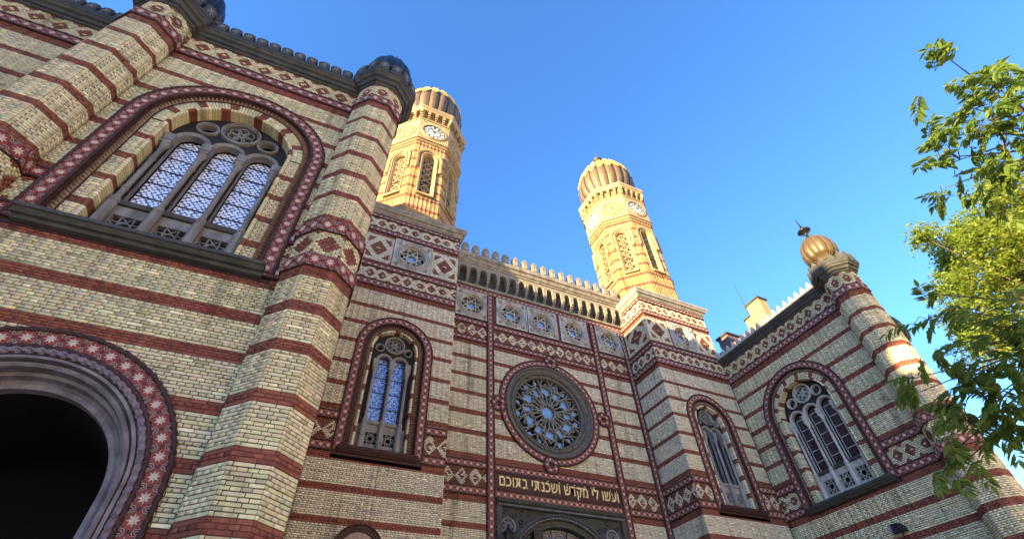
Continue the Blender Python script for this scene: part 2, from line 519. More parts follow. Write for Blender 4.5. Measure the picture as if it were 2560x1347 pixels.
def lay(acc, wall, fr, u0, u1, zones, holes=(), h=.074, L=.27, style='cream', d=0.0):
    """courses of bricks; wall is the MB that takes the mortar bed"""
    for z0, z1, kind in zones:
        n = max(1, int(round((z1 - z0) / h))); hh = (z1 - z0) / n
        par = kind[1:] if isinstance(kind, tuple) else None
        kd = kind[0] if isinstance(kind, tuple) else kind
        for i in range(n):
            za, zb = z0 + i * hh, z0 + (i + 1) * hh; zc = (za + zb) / 2
            iv = intervals(u0, u1, zc, holes)
            for a, b in iv:
                wall.add(fr.p([a, b, b, a], [za, za, zb, zb], d - .011), [(0, 1, 2, 3)], 'mortar_red' if kd == 'r' else 'mortar')
            if kd in ('dia', 'idia', 'big'): w, off = L * .44, (0 if i % 2 else L * .22)
            elif i % 2 == 0: w, off = L, L * .25
            else: w, off = L / 2, 0
            for a, b in iv:
                k0 = math.floor((a - off) / w); k1 = math.ceil((b - off) / w)
                e = off + np.arange(k0, k1 + 1) * w
                ua = np.maximum(e[:-1], a); ub = np.minimum(e[1:], b)
                ok = (ub - ua) > .025; ua, ub = ua[ok], ub[ok]
                if not len(ua): continue
                g = .0068; m = len(ua)
                jz = nr.normal(0, .0012, m); jd = nr.normal(0, .0022, m)
                A, B = ua + g, ub - g
                lo, hi = za + g + jz, zb - g + jz; fd = d + jd
                C8 = np.stack([fr.p(A, lo, fd), fr.p(B, lo, fd), fr.p(B, hi, fd), fr.p(A, hi, fd),
                               fr.p(A, lo, d - .02), fr.p(B, lo, d - .02), fr.p(B, hi, d - .02), fr.p(A, hi, d - .02)], 1)
                P = C8[:, :4].mean(1); uc = (ua + ub) / 2
                if kd == 'r': red = np.ones(m, bool)
                elif kd in ('dia', 'idia'):
                    per, ph = par; x = np.abs(((uc - ph) / per + .5) % 1 - .5) * 2; y = abs(i + .5 - n / 2) / (n / 2)
                    q = x + y
                    red = ((x / .74 + y / .70 < 1) & ~((x < .16) & (y < .13))) | ((1 - x) / .62 + (1 - y) / .42 < 1)
                    if kd == 'idia': red = ((q < .45) & ~((x < .14) & (y < .13))) | (q > .98)
                elif kd == 'big':
                    cu, hw = par; x = np.abs(uc - cu) / hw; y = abs(i + .5 - n / 2) / (n / 2)
                    red = ((x + y < .62) & ~((x < .14) & (y < .07))) | ((x + y > 1.12) & (x < .86) & (y < .8))
                else: red = np.zeros(m, bool)
                col = yellow(P, style); col[red] = redc(P[red]) if red.any() else col[red]
                acc.C.append(C8); acc.col.append(col)
                ws = B - A; hs = np.full(m, hi[0] - lo[0])
                for q in range(m): acc.info.append((fr, uc[q], (lo[q] + hi[q]) / 2, fd[q], ws[q], hs[q], bool(red[q]), wall))

def finish_bricks(acc, walls, style):
    """walls: MB -> mesh object. 300 bricks that show largest become objects, the rest one mesh"""
    key_style[0] = style
    C = np.concatenate(acc.C); col = np.concatenate(acc.col)
    P = C[:, :4].mean(1); x, y, z = project(P)
    N = np.cross(C[:, 1] - C[:, 0], C[:, 3] - C[:, 0]); area = np.linalg.norm(N, axis=1); N /= area[:, None] + 1e-9
    to = np.array([0, 0, CAM_H]) - P; dist = np.linalg.norm(to, axis=1); cosv = (to * N).sum(1) / dist
    score = area * cosv / dist ** 2 * ((x > 0) & (x < 2560) & (y > 0) & (y < 1347) & (z > 0))
    for i, inf in enumerate(acc.info):
        if inf is None: score[i] = 0
    order = np.argsort(-score)[:300]; order = [i for i in order if score[i] > 0]
    keep = np.ones(len(C), bool)
    for i in order:
        fr, u, zz, d, w, h, red, wl = acc.info[i]
        if wl not in walls: continue
        keep[i] = False
        put(bpy.data.objects.new('brick', brick_mesh(w, h, red, rnd.randrange(14))), walls[wl], fr.mat(u, zz, d))
    C, col = C[keep], col[keep]; n = len(C)
    me = bpy.data.meshes.new('brickwork')
    V = C.reshape(-1, 3)
    q = np.array([(0, 1, 2, 3), (0, 4, 5, 1), (1, 5, 6, 2), (2, 6, 7, 3), (3, 7, 4, 0)])
    F = (q[None] + (np.arange(n) * 8)[:, None, None]).reshape(-1, 4)
    me.vertices.add(len(V)); me.vertices.foreach_set('co', V.astype(np.float32).ravel())
    me.loops.add(F.size); me.loops.foreach_set('vertex_index', F.astype(np.int32).ravel())
    me.polygons.add(len(F)); me.polygons.foreach_set('loop_start', np.arange(0, F.size, 4, dtype=np.int32))
    me.polygons.foreach_set('loop_total', np.full(len(F), 4, dtype=np.int32))
    me.update(calc_edges=True)
    a = me.color_attributes.new('bc', 'FLOAT_COLOR', 'POINT')
    cc = np.ones((len(V), 4), np.float32); cc[:, :3] = np.repeat(col, 8, 0); a.data.foreach_set('color', cc.ravel())
    me.materials.append(MATS['brick'])
    o = put(bpy.data.objects.new('brickwork', me), acc.t); o['kind'] = 'stuff'

# ------------------------------------------------------------------ star tiles
def star_pts(ro, ri, k=8, ph=0.0):
    return [((ro if i % 2 == 0 else ri) * math.cos(ph + PI * i / k), (ro if i % 2 == 0 else ri) * math.sin(ph + PI * i / k)) for i in range(2 * k)]
XY = Fr((0, 0, 0), (1, 0, 0), (0, 0, 1))
class _Flat(Fr):
    def p(s, u, z, d=0.0):
        u, z, d = np.broadcast_arrays(np.asarray(u, float), np.asarray(z, float), np.asarray(d, float)); return np.stack([u, z, d], -1)
FLAT = _Flat((0, 0, 0), (1, 0, 0), (0, 0, 1))
def make_tile():
    mb = MB()
    box(mb, FLAT, -.15, .15, -.15, .15, -.004, .008, 'tile_dark')
    plate(mb, FLAT, star_pts(.146, .116, 8, PI / 8), [], .008, .014, 'tile_red')
    plate(mb, FLAT, star_pts(.114, .086, 8, PI / 8), [], .014, .0155, 'tile_dark')
    plate(mb, FLAT, star_pts(.108, .082, 8, PI / 8), [], .0155, .017, 'tile_red')
    plate(mb, FLAT, star_pts(.092, .046, 8, 0.1), [], .017, .024, 'tile_pale')
    for sy in (1, -1):
        for w0, y0, yt in ((.046, .045, .15), (.022, .075, .15)):
            for sx in (1, -1):
                a = (-.15 + sx * w0, sy * yt); b = (-.15 + sx * w0, sy * (y0 + .03)); c = (-.15, sy * y0)
                bar(mb, FLAT, a, b, .010, .008, .016, 'tile_line'); bar(mb, FLAT, b, c, .010, .008, .016, 'tile_line')
        bar(mb, FLAT, (-.088, sy * .142), (-.04, sy * .142), .011, .008, .016, 'tile_line')
        bar(mb, FLAT, (.04, sy * .142), (.088, sy * .142), .011, .008, .016, 'tile_line')
        bar(mb, FLAT, (-.088, sy * .142), (-.088, sy * .11), .009, .008, .016, 'tile_line')
        bar(mb, FLAT, (.088, sy * .142), (.088, sy * .11), .009, .008, .016, 'tile_line')
    return mb.data('star_tile')
TILE = make_tile()

class Bands:
    """star bands of one thing: backing strips, ropes, tiles"""
    def __init__(s, t): s.t = t; s.back = MB(); s.ropes = MB(); s.tiles = Pieces(t, 'star_tile'); s.todo = []
    def path(s, fr, path, width, d=.02, closed=False, ropes=True, rr=.034, fine=False, pitch=.3):
        w = width / 2
        sweep(s.back, fr, path, [(-w, d - .03), (-w, d), (w, d), (w, d - .03)], 'tile_dark', closed)
        tw = width - (2 * rr * 1.3 if ropes else 0)
        for u, z, a, st in resample(path, pitch, closed):
            s.todo.append((fr.mat(u, z, d + .003, a) @ Matrix.Diagonal((st / .3 * .985, tw / .3, 1, 1)), st))
        if ropes:
            P = np.asarray(path, float); N = normals2d(P, closed)
            for o in (w - rr * .7, -w + rr * .7):
                q = P + N * o
                if fine: rope(s.ropes, fr, q, rr, d + .012, 'terracotta', closed)
                else: rope(s.ropes, fr, q, rr, d + .012, 'terracotta', closed, step=.12 if len(q) > 4 else 3.0, amp=0, sides=6)
    def line(s, fr, u0, u1, z0, z1, d=.02, **k):
        if u1 - u0 > .08: s.path(fr, [(u0, (z0 + z1) / 2), (u1, (z0 + z1) / 2)], z1 - z0, d, **k)
    def finish(s):
        b = s.back.build('star_band', s.t)
        s.ropes.build('rope_moulding', s.t, smooth=True)
        for M, st in s.todo: s.tiles.add(TILE, M, b, st)
        s.tiles.finish('star_tiling')

# ------------------------------------------------------------------ tracery windows
def column(mb, fr, u, d, zp, zb, zc, zt, r, m, ped='stone_grey'):
    c = fr.p(u, 0, d)
    lathe(mb, c, [(r * 1.75, zp), (r * 1.75, zb - .16), (r * 1.35, zb - .12)], 8, ped, phase=math.atan2(fr.U[1], fr.U[0]) + PI / 8)
    lathe(mb, c, [(r * 1.3, zb - .13), (r * 1.8, zb - .10), (r * 1.85, zb - .04), (r * 1.45, zb), (r * 1.55, zb + .03), (r * 1.05, zb + .06), (r, zb + .08),
                  (r, zb + .33), (r * 1.28, zb + .35), (r * 1.28, zb + .39), (r, zb + .41), (r * .97, zc - .42), (r * 1.25, zc - .40), (r * 1.25, zc - .36), (r * .95, zc - .34),
                  (r * .95, zc - .06), (r * 1.25, zc - .04), (r * 1.1, zc), (r * 1.35, zc + .1), (r * 1.9, zc + .22), (r * 2.0, zc + .25)], 12, m)
    box(mb, fr, u - r * 1.9, u + r * 1.9, zc + .25, zc + .30, d - r * 1.9, d + r * 1.9, m)
    box(mb, fr, u - r * 1.55, u + r * 1.55, zc + .30, zc + .37, d - r * 1.6, d + r * 1.6, m)
    box(mb, fr, u - r * 1.85, u + r * 1.85, zc + .37, zt, d - r * 1.9, d + r * 1.9, m)

def lattice_star(mb, fr, cu, cz, r, k, step, w, d0, d1, m, ph=0.0):
    pts = [(cu + r * math.cos(ph + 2 * PI * i / k), cz + r * math.sin(ph + 2 * PI * i / k)) for i in range(k)]
    for i in range(k): bar(mb, fr, pts[i], pts[(i + step) % k], w, d0 + .001 * i, d1 + .001 * i, m)

def window(t, bands, acc, fr, cu, lights, zs, sill, Ro, stone, glass, style, fine=False, label=None):
    """round arched window of two or three lights with star frame, brick order and stone tracery"""
    three = lights == 3
    Rs = Ro - .19                                      # star course centre line
    bands.path(fr, arch(cu, sill - .1, zs, Rs, 44), .37, .03, fine=fine, rr=.036)
    Ri = Ro - .39
    # saw tooth moulding
    sm = MB(); wd = .17 if three else .22
    sweep(sm, fr, arch(cu, sill, zs, Ri), [(0, .03), (-.01, -.05), (-wd, -.07), (-wd, -.12)], 'terracotta')
    tp = resample(arch(cu, sill, zs, Ri - wd * .5), .105)
    for u, z, a, st in tp:
        M = np.array(fr.mat(u, z, -.055, a)); s_ = wd * .42
        L4 = np.array([(-.05, -s_, 0), (.05, -s_, 0), (0, s_ * 1.1, 0), (0, -s_ * .3, .09)])
        sm.add(L4 @ M[:3, :3].T + M[:3, 3], [(0, 1, 3), (1, 2, 3), (2, 0, 3)], 'sawtooth')
    sm.build('sawtooth_moulding', t)
    R1 = Ri - wd; bw = .27 if three else 0.0; dj = -.085
    bp_ = MB(); plate(bp_, fr, [(cu - Ro - .15, sill - .3), (cu + Ro + .15, sill - .3), (cu + Ro + .15, zs + Ro + .15), (cu - Ro - .15, zs + Ro + .15)], [list(reversed(arch(cu, sill, zs, Ri - .02, 40)))], -.07, -.02, 'terracotta'); bp_.build('backing', t)
    rv = MB()
    if three:
        # brick order: jambs and voussoirs
        zz = []; z = sill; k = 0
        while z < zs - .05:
            hgt = (.66 if k % 2 == 0 else .2); z2 = min(zs, z + hgt); zz.append((z, z2, 'y' if k % 2 == 0 else 'r')); z = z2; k += 1
        lay(acc, rv, fr, cu - R1, cu - R1 + bw, zz, (), .07, .26, style, dj); lay(acc, rv, fr, cu + R1 - bw, cu + R1, zz, (), .07, .26, style, dj)
        nv = int(PI * (R1 - .1) / .072); C8 = []; rd = []
        for i in range(nv):
            a0 = PI * i / nv + .0035; a1 = PI * (i + 1) / nv - .0035; red = (i % 11) in (8, 9, 10)
            for r0, r1 in (((R1 - bw + .004, R1 - .004),) if i % 2 else ((R1 - bw + .004, R1 - bw * .52), (R1 - bw * .48, R1 - .004))):
                uu = [cu + r0 * math.cos(a1), cu + r0 * math.cos(a0), cu + r1 * math.cos(a0), cu + r1 * math.cos(a1)]
                vv = [zs + r0 * math.sin(a1), zs + r0 * math.sin(a0), zs + r1 * math.sin(a0), zs + r1 * math.sin(a1)]
                C8.append(np.vstack([fr.p(uu, vv, dj), fr.p(uu, vv, dj - .014)])); rd.append(red)
        C8 = np.array(C8); rd = np.array(rd); P = C8[:, :4].mean(1); col = yellow(P, style); col[rd] = redc(P[rd]); acc.corners(C8, col)
        sweep(rv, fr, arch(cu, zs - .001, zs, R1), [(0, dj - .012), (-bw, dj - .012)], 'mortar')
    R2 = R1 - bw
    # rounded bead order with its reveal, built course by course
    rr = .052 if three else .055
    pts = resample(arch(cu, sill, zs, R2 - rr), .078); depth = -.42 if three else -.30
    for i, (u, z, a, st) in enumerate(pts):
        M = np.array(fr.mat(u, z, dj, a)); P = M[:3, 3][None]
        red = ((z - sill) % .86) > .66 if z < zs else (i % 11) in (8, 9, 10)
        c = redc(P)[0] if red else yellow(P, style)[0]
        na = 6; V = []
        for x in (-st / 2 + .004, -st / 4, st / 4, st / 2 - .004):
            r = rr * (1.0 if abs(x) < st / 3 else .82)
            for q in range(na + 1):
                w = PI * q / na; V.append((x, r * math.cos(w), r * math.sin(w) * .9 - .01))
        F = [(x * (na + 1) + q, (x + 1) * (na + 1) + q, (x + 1) * (na + 1) + q + 1, x * (na + 1) + q + 1) for x in range(3) for q in range(na)]
        rv.add(np.array(V) @ M[:3, :3].T + M[:3, 3], F, 'brick', c)
        # reveal brick behind the bead
        V = [(-st / 2 + .004, -rr, 0), (st / 2 - .004, -rr, 0), (st / 2 - .004, -rr, depth - dj), (-st / 2 + .004, -rr, depth - dj)]
        rv.add(np.array(V) @ M[:3, :3].T + M[:3, 3], [(0, 1, 2, 3)], 'brick', c * .95)
        V = [(-st / 2, -rr + .008, 0), (st / 2, -rr + .008, 0), (st / 2, -rr + .008, depth - dj), (-st / 2, -rr + .008, depth - dj)]
        rv.add(np.array(V) @ M[:3, :3].T + M[:3, 3], [(0, 1, 2, 3)], 'mortar')
    R3 = R2 - 2 * rr
    w = MB(); d1 = depth + .02; d0 = depth - .16
    if three:
        sp = .84; xs = [cu - sp, cu, cu + sp]; hw = .335; zsp = 13.02; zb = 10.36; zcap = 12.36; cr = .06
        circs = [(cu, 14.08, .40), (cu - .76, 13.86, .20), (cu + .76, 13.86, .20)]; cols = [cu - 1.5 * sp, cu - .5 * sp, cu + .5 * sp, cu + 1.5 * sp]
    else:
        sp = .66; xs = [cu - sp / 2, cu + sp / 2]; hw = .255; zsp = 13.08; zb = 10.42; zcap = 12.42; cr = .062
        circs = [(cu, 13.98, .34), (cu - .60, 13.72, .13), (cu + .60, 13.72, .13)]; cols = [cu - sp, cu, cu + sp]
    holes = [list(reversed(arch(x, zb, zsp, hw, 18))) for x in xs] + [circ(a, b, r, 26) for a, b, r in circs]
    outer = arch(cu, zb - .12, zs, R3 + .05, 40)
    plate(w, fr, outer, holes, d0, d1 - .03, 'spandrel_black', stone)
    for x in xs:
        ap = arch(x, zcap + .55, zsp, hw)
        sweep(w, fr, ap, [(0, d1 - .12), (0, d1 + .02), (.03, d1 + .04), (.045, d1 + .02), (.06, d1 + .035), (.10, d1 + .05), (.115, d1 - .03)], stone, caps=True)
    for a, b, r in circs:
        k = r / .4 * .5 + .5
        sweep(w, fr, circ(a, b, r, 32), [(0, d1 - .12), (0, d1 + .01), (.02 * k, d1 + .03), (.035 * k, d1), (.05 * k, d1 + .045), (.095 * k, d1 + .04), (.11 * k, d1 - .03)], stone, closed=True)
    a, b, r = circs[0]
    for q in range(6):
        s6 = (a + r * .5 * math.cos(PI / 6 + q * PI / 3), b + r * .5 * math.sin(PI / 6 + q * PI / 3))
        sweep(w, fr, circ(s6[0], s6[1], r * .30, 14), [(0, d0 + .05), (0, d1 - .04), (.028, d1 - .04), (.028, d0 + .05)], stone, closed=True)
    sweep(w, fr, circ(a, b, r * .2, 12), [(0, d0 + .05), (0, d1 - .035), (.025, d1 - .035), (.025, d0 + .05)], stone, closed=True)
    for sx in (-1, 1):
        e0, e1 = sorted((cu + sx * (cols[-1] - cu), cu + sx * (R3 + .04))); box(w, fr, e0, e1, sill, zb - .1, d0, d1 - .06, stone)
    w.build('tracery', t)
    for x in cols:
        m2 = MB(); column(m2, fr, x, d1 + .06, sill + .02, zb, zcap, zsp - .02 if three else zsp - .02, cr, stone, ped=stone if three else stone)
        m2.build('column', t, smooth=False)
    # aprons under the lights, pierced with star lattices
    for x in xs:
        ap = MB(); hw2 = sp / 2 - .02; z0, z1 = sill + .05, zb - .1
        c2 = ((z0 + z1) / 2); hb = min(hw2 * .72, (z1 - z0) * .36)
        plate(ap, fr, [(x - hw2, z0), (x + hw2, z0), (x + hw2, z1), (x - hw2, z1)], [[(x - hb, c2 + hb), (x + hb, c2 + hb), (x + hb, c2 - hb), (x - hb, c2 - hb)]], d0, d1 - .02, stone)
        box(ap, fr, x - hb, x + hb, c2 - hb, c2 + hb, d0 - .08, d0 - .06, 'unlit_recess')
        lattice_star(ap, fr, x, c2, hb * 1.12, 8, 3, .022, d1 - .1, d1 - .05, stone, PI / 8)
        sweep(ap, fr, [(x - hw2, z1 + .02), (x + hw2, z1 + .02)], [(-.04, d1 - .05), (-.03, d1 + .04), (.04, d1 + .07), (.1, d1 + .05), (.1, d0)], 'stone_black' if three else stone)
        ap.build('apron_panel', t)
    # leaded panes
    nrow = 5 if three else 4
    for x in xs:
        z0 = zb; hgt = (zsp - zb) / nrow
        for k in range(nrow + 1):
            a0 = z0 + k * hgt
            if k < nrow:
                m3 = MB(); box(m3, fr, x - hw + .012, x + hw - .012, a0 + .014, a0 + hgt - .014, d0 - .07, d0 - .05, glass); m3.build('glass_pane', t)
            else:
                m3 = MB(); plate(m3, fr, [(x + (hw - .01) * math.cos(q), a0 + .014 + (hw - .03) * math.sin(q)) for q in np.linspace(0, PI, 14)], [], d0 - .07, d0 - .05, glass); m3.build('glass_pane', t)
    for x in xs:
        hgt = (zsp - zb) / nrow
        for k in range(nrow + 1):
            gl = MB(); box(gl, fr, x - hw, x + hw, zb + k * hgt - .014, zb + k * hgt + .014, d0 - .06, d0 - .03, 'iron'); gl.build('glazing_bar', t)
    if glass == 'glass_black':
        gl = MB()
        for x in xs:
            for sx in (-1, 1):
                for q in range(30):
                    zq = zb + .06 + q * (zsp - zb) / 30
                    box(gl, fr, x + sx * hw * .78 - .018, x + sx * hw * .78 + .018, zq, zq + .05, d0 - .05, d0 - .035, 'bead_white')
            for k in range(1, nrow + 1):
                for q in range(7):
                    uq = x - hw * .7 + q * hw * 1.4 / 6; zq = zb + k * (zsp - zb) / nrow
                    box(gl, fr, uq - .025, uq + .025, zq - .018, zq + .018, d0 - .03, d0 - .02, 'bead_white')
        gl.build('bead_trim', t, kind='stuff')
    for a, b, r in circs:
        gl = MB(); plate(gl, fr, list(reversed(circ(a, b, r, 20))), [], d0 - .07, d0 - .05, 'glass_plain'); gl.build('glass_pane', t)
    bk = MB(); plate(bk, fr, arch(cu, sill, zs, R3 + .1, 30), [], d0 - .3, d0 - .25, 'unlit_recess'); bk.build('window_back', t)
    rv.build('window_reveal', t)
    sl = MB(); hw3 = Ro - .2
    ks = 1.0 if three else .62
    sweep(sl, fr, [(cu - hw3, sill - .12), (cu + hw3, sill - .12)], [(-.14 * ks, .0), (-.12 * ks, .10 * ks), (-.06 * ks, .13 * ks), (-.05 * ks, .20 * ks), (.03, .26 * ks), (.04, .30 * ks), (.12, .30 * ks), (.16, .2 * ks), (.17, depth)], 'stone_black' if fine or three else 'terracotta')
    sl.build('window_sill', t)
mat('sawtooth', (.27, .185, .13), .8, noise=.6, scale=8, dark=(.12, .075, .055))

def rosette(t, fr, cu, cz, s, stone='stone_pale'):
    """square stone panel with a round opening holding an eight pointed star"""
    m = MB(); h = s / 2; r = s * .33
    sq = [(cu - h, cz - h), (cu + h, cz - h), (cu + h, cz + h), (cu - h, cz + h)]
    cs = [(cu + sx * h * .74, cz + sy * h * .74) for sx in (1, -1) for sy in (1, -1)]
    plate(m, fr, sq, [circ(cu, cz, r, 36)] + [circ(a, b, .075, 12) for a, b in cs], -.2, .03, stone)
    sweep(m, fr, list(reversed(sq)), [(-.06, .03), (-.05, .07), (.0, .075), (.0, -.02)], stone, closed=True)
    for rr, w, d in ((r + .235, .05, .085), (r + .15, .055, .10), (r + .055, .07, .12)):
        sweep(m, fr, circ(cu, cz, rr, 40), [(-w / 2, -.02), (-w / 2, d * .6), (-w / 4, d), (w / 4, d), (w / 2, d * .6), (w / 2, -.02)], stone, closed=True)
    sweep(m, fr, circ(cu, cz, r, 36), [(.02, .06), (0, .02), (-.03, -.05), (-.035, -.2)], stone, closed=True)
    for a, b in cs: sweep(m, fr, circ(a, b, .115, 14), [(-.04, -.05), (-.03, .07), (0, .11), (.04, .03)], stone, closed=True)
    for a, b in cs:
        q = math.atan2(b - cz, a - cu)
        for e in (-.42, .42):
            bar(m, fr, (cu + (r + .24) * math.cos(q + e), cz + (r + .24) * math.sin(q + e)), (a + .13 * math.cos(q - e * 3.5), b + .13 * math.sin(q - e * 3.5)), .035, .03, .055, stone)
    o = m.build('rosette_panel', t)
    g = MB(); lattice_star(g, fr, cu, cz, r, 8, 3, .04, -.2, -.1, stone, PI / 8)
    g.build('star_tracery', o)
    b = MB(); plate(b, fr, list(reversed(circ(cu, cz, r + .02, 30))), [], -.3, -.26, 'unlit_recess'); b.build('rosette_back', o)
    g2 = MB(); plate(g2, fr, list(reversed(circ(cu, cz, r * .34, 18))), [], -.24, -.225, 'glass_sky'); g2.build('glass_pane', o)

def band_zones(reds, z0, z1, extra=()):
    """yellow courses with the given red stripes between z0 and z1, leaving out star courses; extra = (z0, z1, kind) replaces"""
    ev = sorted([(a, b, 'r') for a, b in reds] + list(extra)); out = []; z = z0
    for a, b, k in ev:
        if b <= z0 or a >= z1: continue
        if a > z + .02: out.append((z, a, 'y'))
        if k != 'star': out.append((max(a, z0), min(b, z1), k))
        z = max(z, b)
    if z < z1 - .02: out.append((z, z1, 'y'))
    return out
# ------------------------------------------------------------------ frames measured in metres
AL = -0.0284
uL = np.array([math.cos(AL), math.sin(AL), 0]); nL = np.array([-math.sin(AL), math.cos(AL), 0])
DL, DL2, DC, YT, XR = 8.65, 9.55, 19.0, 16.76, 22.93
F_LW = Fr(nL * DL, uL, -nL); F_LW2 = Fr(nL * DL2, uL, -nL)
F_C = Fr((0, DC, 0), (1, 0, 0), (0, -1, 0))
F_T = Fr((0, YT, 0), (1, 0, 0), (0, -1, 0))
F_RW = Fr((XR, 0, 0), (0, -1, 0), (-1, 0, 0))
def rot_frame(c, N, ap):
    N = np.array([N[0], N[1], 0.0]); U = np.array([-N[1], N[0], 0.0])
    return Fr((c[0] + N[0] * ap, c[1] + N[1] * ap, 0), U, N)

# ground
g = MB(); g.add([(-600, -600, 0), (600, -600, 0), (600, 600, 0), (-600, 600, 0)], [(0, 1, 2, 3)], 'asphalt')
o = g.build('ground'); o['kind'] = 'structure'; o['label'] = 'dark asphalt street surface in front of the synagogue'
g = MB(); box(g, Fr((0, 0, 0), (1, 0, 0), (0, -1, 0)), -60, 80, 0.004, .12, -40, 60, 'pavement_stone')
o = g.build('pavement'); o['kind'] = 'structure'; o['label'] = 'pale stone paving of the square in front of the facade'

# stripe levels
R_WING = [(.8, 1.03), (1.79, 2.02), (2.77, 3.0), (3.75, 3.98), (4.74, 4.97), (5.72, 5.95), (6.74, 6.98), (7.66, 7.91), (8.58, 8.86),
          (10.35, 10.57), (11.33, 11.53), (12.25, 12.48), (13.2, 13.44), (14.2, 14.42), (15.22, 15.42), (16.14, 16.46)]
S_WING = [(8.86, 9.22), (9.99, 10.35), (16.46, 16.86)]
R_TOW = [(.8, 1.0), (1.8, 2.0), (2.79, 3.0), (3.78, 4.0), (4.77, 4.98), (5.75, 5.96), (6.73, 6.94), (7.71, 7.93), (8.7, 8.98), (10.5, 10.74), (11.5, 11.71), (12.49, 12.68), (13.52, 13.71), (14.48, 14.67), (15.45, 15.64), (16.45, 16.72),
         (18.2, 18.36), (20.15, 20.36)]
S_TOW = [(8.98, 9.33), (10.12, 10.46), (16.72, 17.13), (17.87, 18.2), (20.36, 20.7), (21.42, 21.7)]
R_CEN = [(.8, 1.0), (1.8, 2.0), (2.79, 3.0), (3.78, 4.0), (4.77, 4.98), (5.75, 5.96), (6.75, 6.97), (7.77, 8.0), (8.77, 9.05), (10.52, 10.8), (11.65, 11.89), (12.63, 12.88), (13.64, 13.85), (14.62, 14.82), (15.64, 15.86), (16.58, 16.8)]
S_CEN = [(9.05, 9.4), (10.16, 10.5), (16.8, 17.12), (17.92, 18.27), (20.3, 20.66)]
def st(l): return [(a, b, 'star') for a, b in l]

def wing_zones(z1, ph, inv=False):
    return band_zones(R_WING, 0, z1, st(S_WING) + [(9.22, 9.99, ('idia' if inv else 'dia', .6, ph)), (16.86, 17.66, ('dia', .6, ph))])
def tow_zones(ph, big):
    return band_zones(R_TOW, 0, 21.7, st(S_TOW) + [(9.33, 10.12, ('idia', .6, ph)), (17.13, 17.87, ('dia', .6, ph)), (18.36, 20.15, big), (20.7, 21.42, ('dia', .6, ph))])

CORN_WING = [(0, 0), (.02, .05), (.10, .07), (.11, .13), (.22, .17), (.25, .24), (.33, .28), (.36, .32), (.45, .33), (.47, .29), (.47, -.4)]
def cornice(t, fr, u0, u1, z0, prof, m, name='cornice'):
    b = MB(); sweep(b, fr, [(u0, z0), (u1, z0)], prof, m); return b.build(name, t)

def merlon_wing():
    mb = MB(); w, h = .15, .56
    out = [(-w, 0), (w, 0), (w, h * .62), (w * 1.22, h * .66), (w * .95, h * .9), (0, h), (-w * .95, h * .9), (-w * 1.22, h * .66), (-w, h * .62)]
    plate(mb, FLAT, out, [], -.12, .03, 'stone_black')
    plate(mb, FLAT, [(x * .78, .03 + y * .84) for x, y in out], [], .03, .045, 'stone_black')
    for a in range(6):
        q = a * PI / 3; bar(mb, FLAT, (0, h * .5), (w * .66 * math.cos(q), h * .5 + h * .27 * math.sin(q)), .03, .045, .065, 'stone_grey')
    plate(mb, FLAT, [(0.035 * math.cos(q), h * .5 + .035 * math.sin(q)) for q in np.linspace(0, 2 * PI, 8, endpoint=False)], [], .045, .075, 'stone_grey')
    box(mb, FLAT, -.19, .19, -.02, .06, -.12, .05, 'stone_black')
    return mb.data('merlon')
def merlon_gothic(stone):
    mb = MB(); w = .175
    out = [(-w, 0), (w, 0), (w, .14), (w * .62, .19), (w * .78, .25), (w * .5, .31), (0, .50), (-w * .5, .31), (-w * .78, .25), (-w * .62, .19), (-w, .14)]
    plate(mb, FLAT, out, [], -.1, .03, stone)
    plate(mb, FLAT, [(x * .6, .05 + y * .78) for x, y in out], [], .03, .05, stone)
    box(mb, FLAT, -.195, .195, -.02, .05, -.1, .045, stone)
    return mb.data('merlon')
def merlon_urn():
    mb = MB(); w = .23
    out = [(-w * .9, 0), (w * .9, 0), (w * .9, .2), (w * 1.08, .28), (w, .36), (w * 1.02, .7), (w * .8, .86), (w * .45, .93), (w * .3, 1.0), (-w * .3, 1.0), (-w * .45, .93), (-w * .8, .86), (-w * 1.02, .7), (-w, .36), (-w * 1.08, .28), (-w * .9, .2)]
    plate(mb, FLAT, out, [], -.14, .04, 'stone_corn')
    plate(mb, FLAT, [(x * .78, .06 + y * .86) for x, y in out], [], .04, .075, 'stone_corn')
    plate(mb, FLAT, [(x * .52, .2 + y * .62) for x, y in out], [[(.05 * math.cos(-q), .55 + .11 * math.sin(-q)) for q in np.linspace(0, 2 * PI, 10, endpoint=False)]], .075, .11, 'stone_corn')
    for sx in (-1, 1):
        for q in range(4): box(mb, FLAT, sx * .12 - .03, sx * .12 + .03, .3 + q * .15, .38 + q * .15, .075, .1, 'stone_corn')
    box(mb, FLAT, -.32, .32, -.02, .1, -.14, .06, 'stone_corn')
    return mb.data('merlon')
MER_W, MER_G, MER_U = merlon_wing(), merlon_gothic('stone_black'), merlon_urn()
MER_P = merlon_gothic('stone_pale')

def onion(mb, c, z0, z1, r, m, gores=12, neck=.8, rib=None, n=None):
    """ribbed bulbous dome"""
    H = z1 - z0
    pr = [(neck, 0), (neck * .98, .04), (.86, .10), (.955, .2), (1.0, .34), (.99, .46), (.93, .6), (.82, .72), (.66, .83), (.46, .91), (.26, .965), (.1, 1.0)]
    lathe(mb, c, [(r * a, z0 + H * b) for a, b in pr], n or gores * 6, m, gore=.085, gores=gores)
    if rib:
        for i in range(gores):
            q = 2 * PI * i / gores
            tube3(mb, [(c[0] + r * a * .945 * math.cos(q), c[1] + r * a * .945 * math.sin(q), z0 + H * b) for a, b in pr], [r * .018] * len(pr), rib, 5)

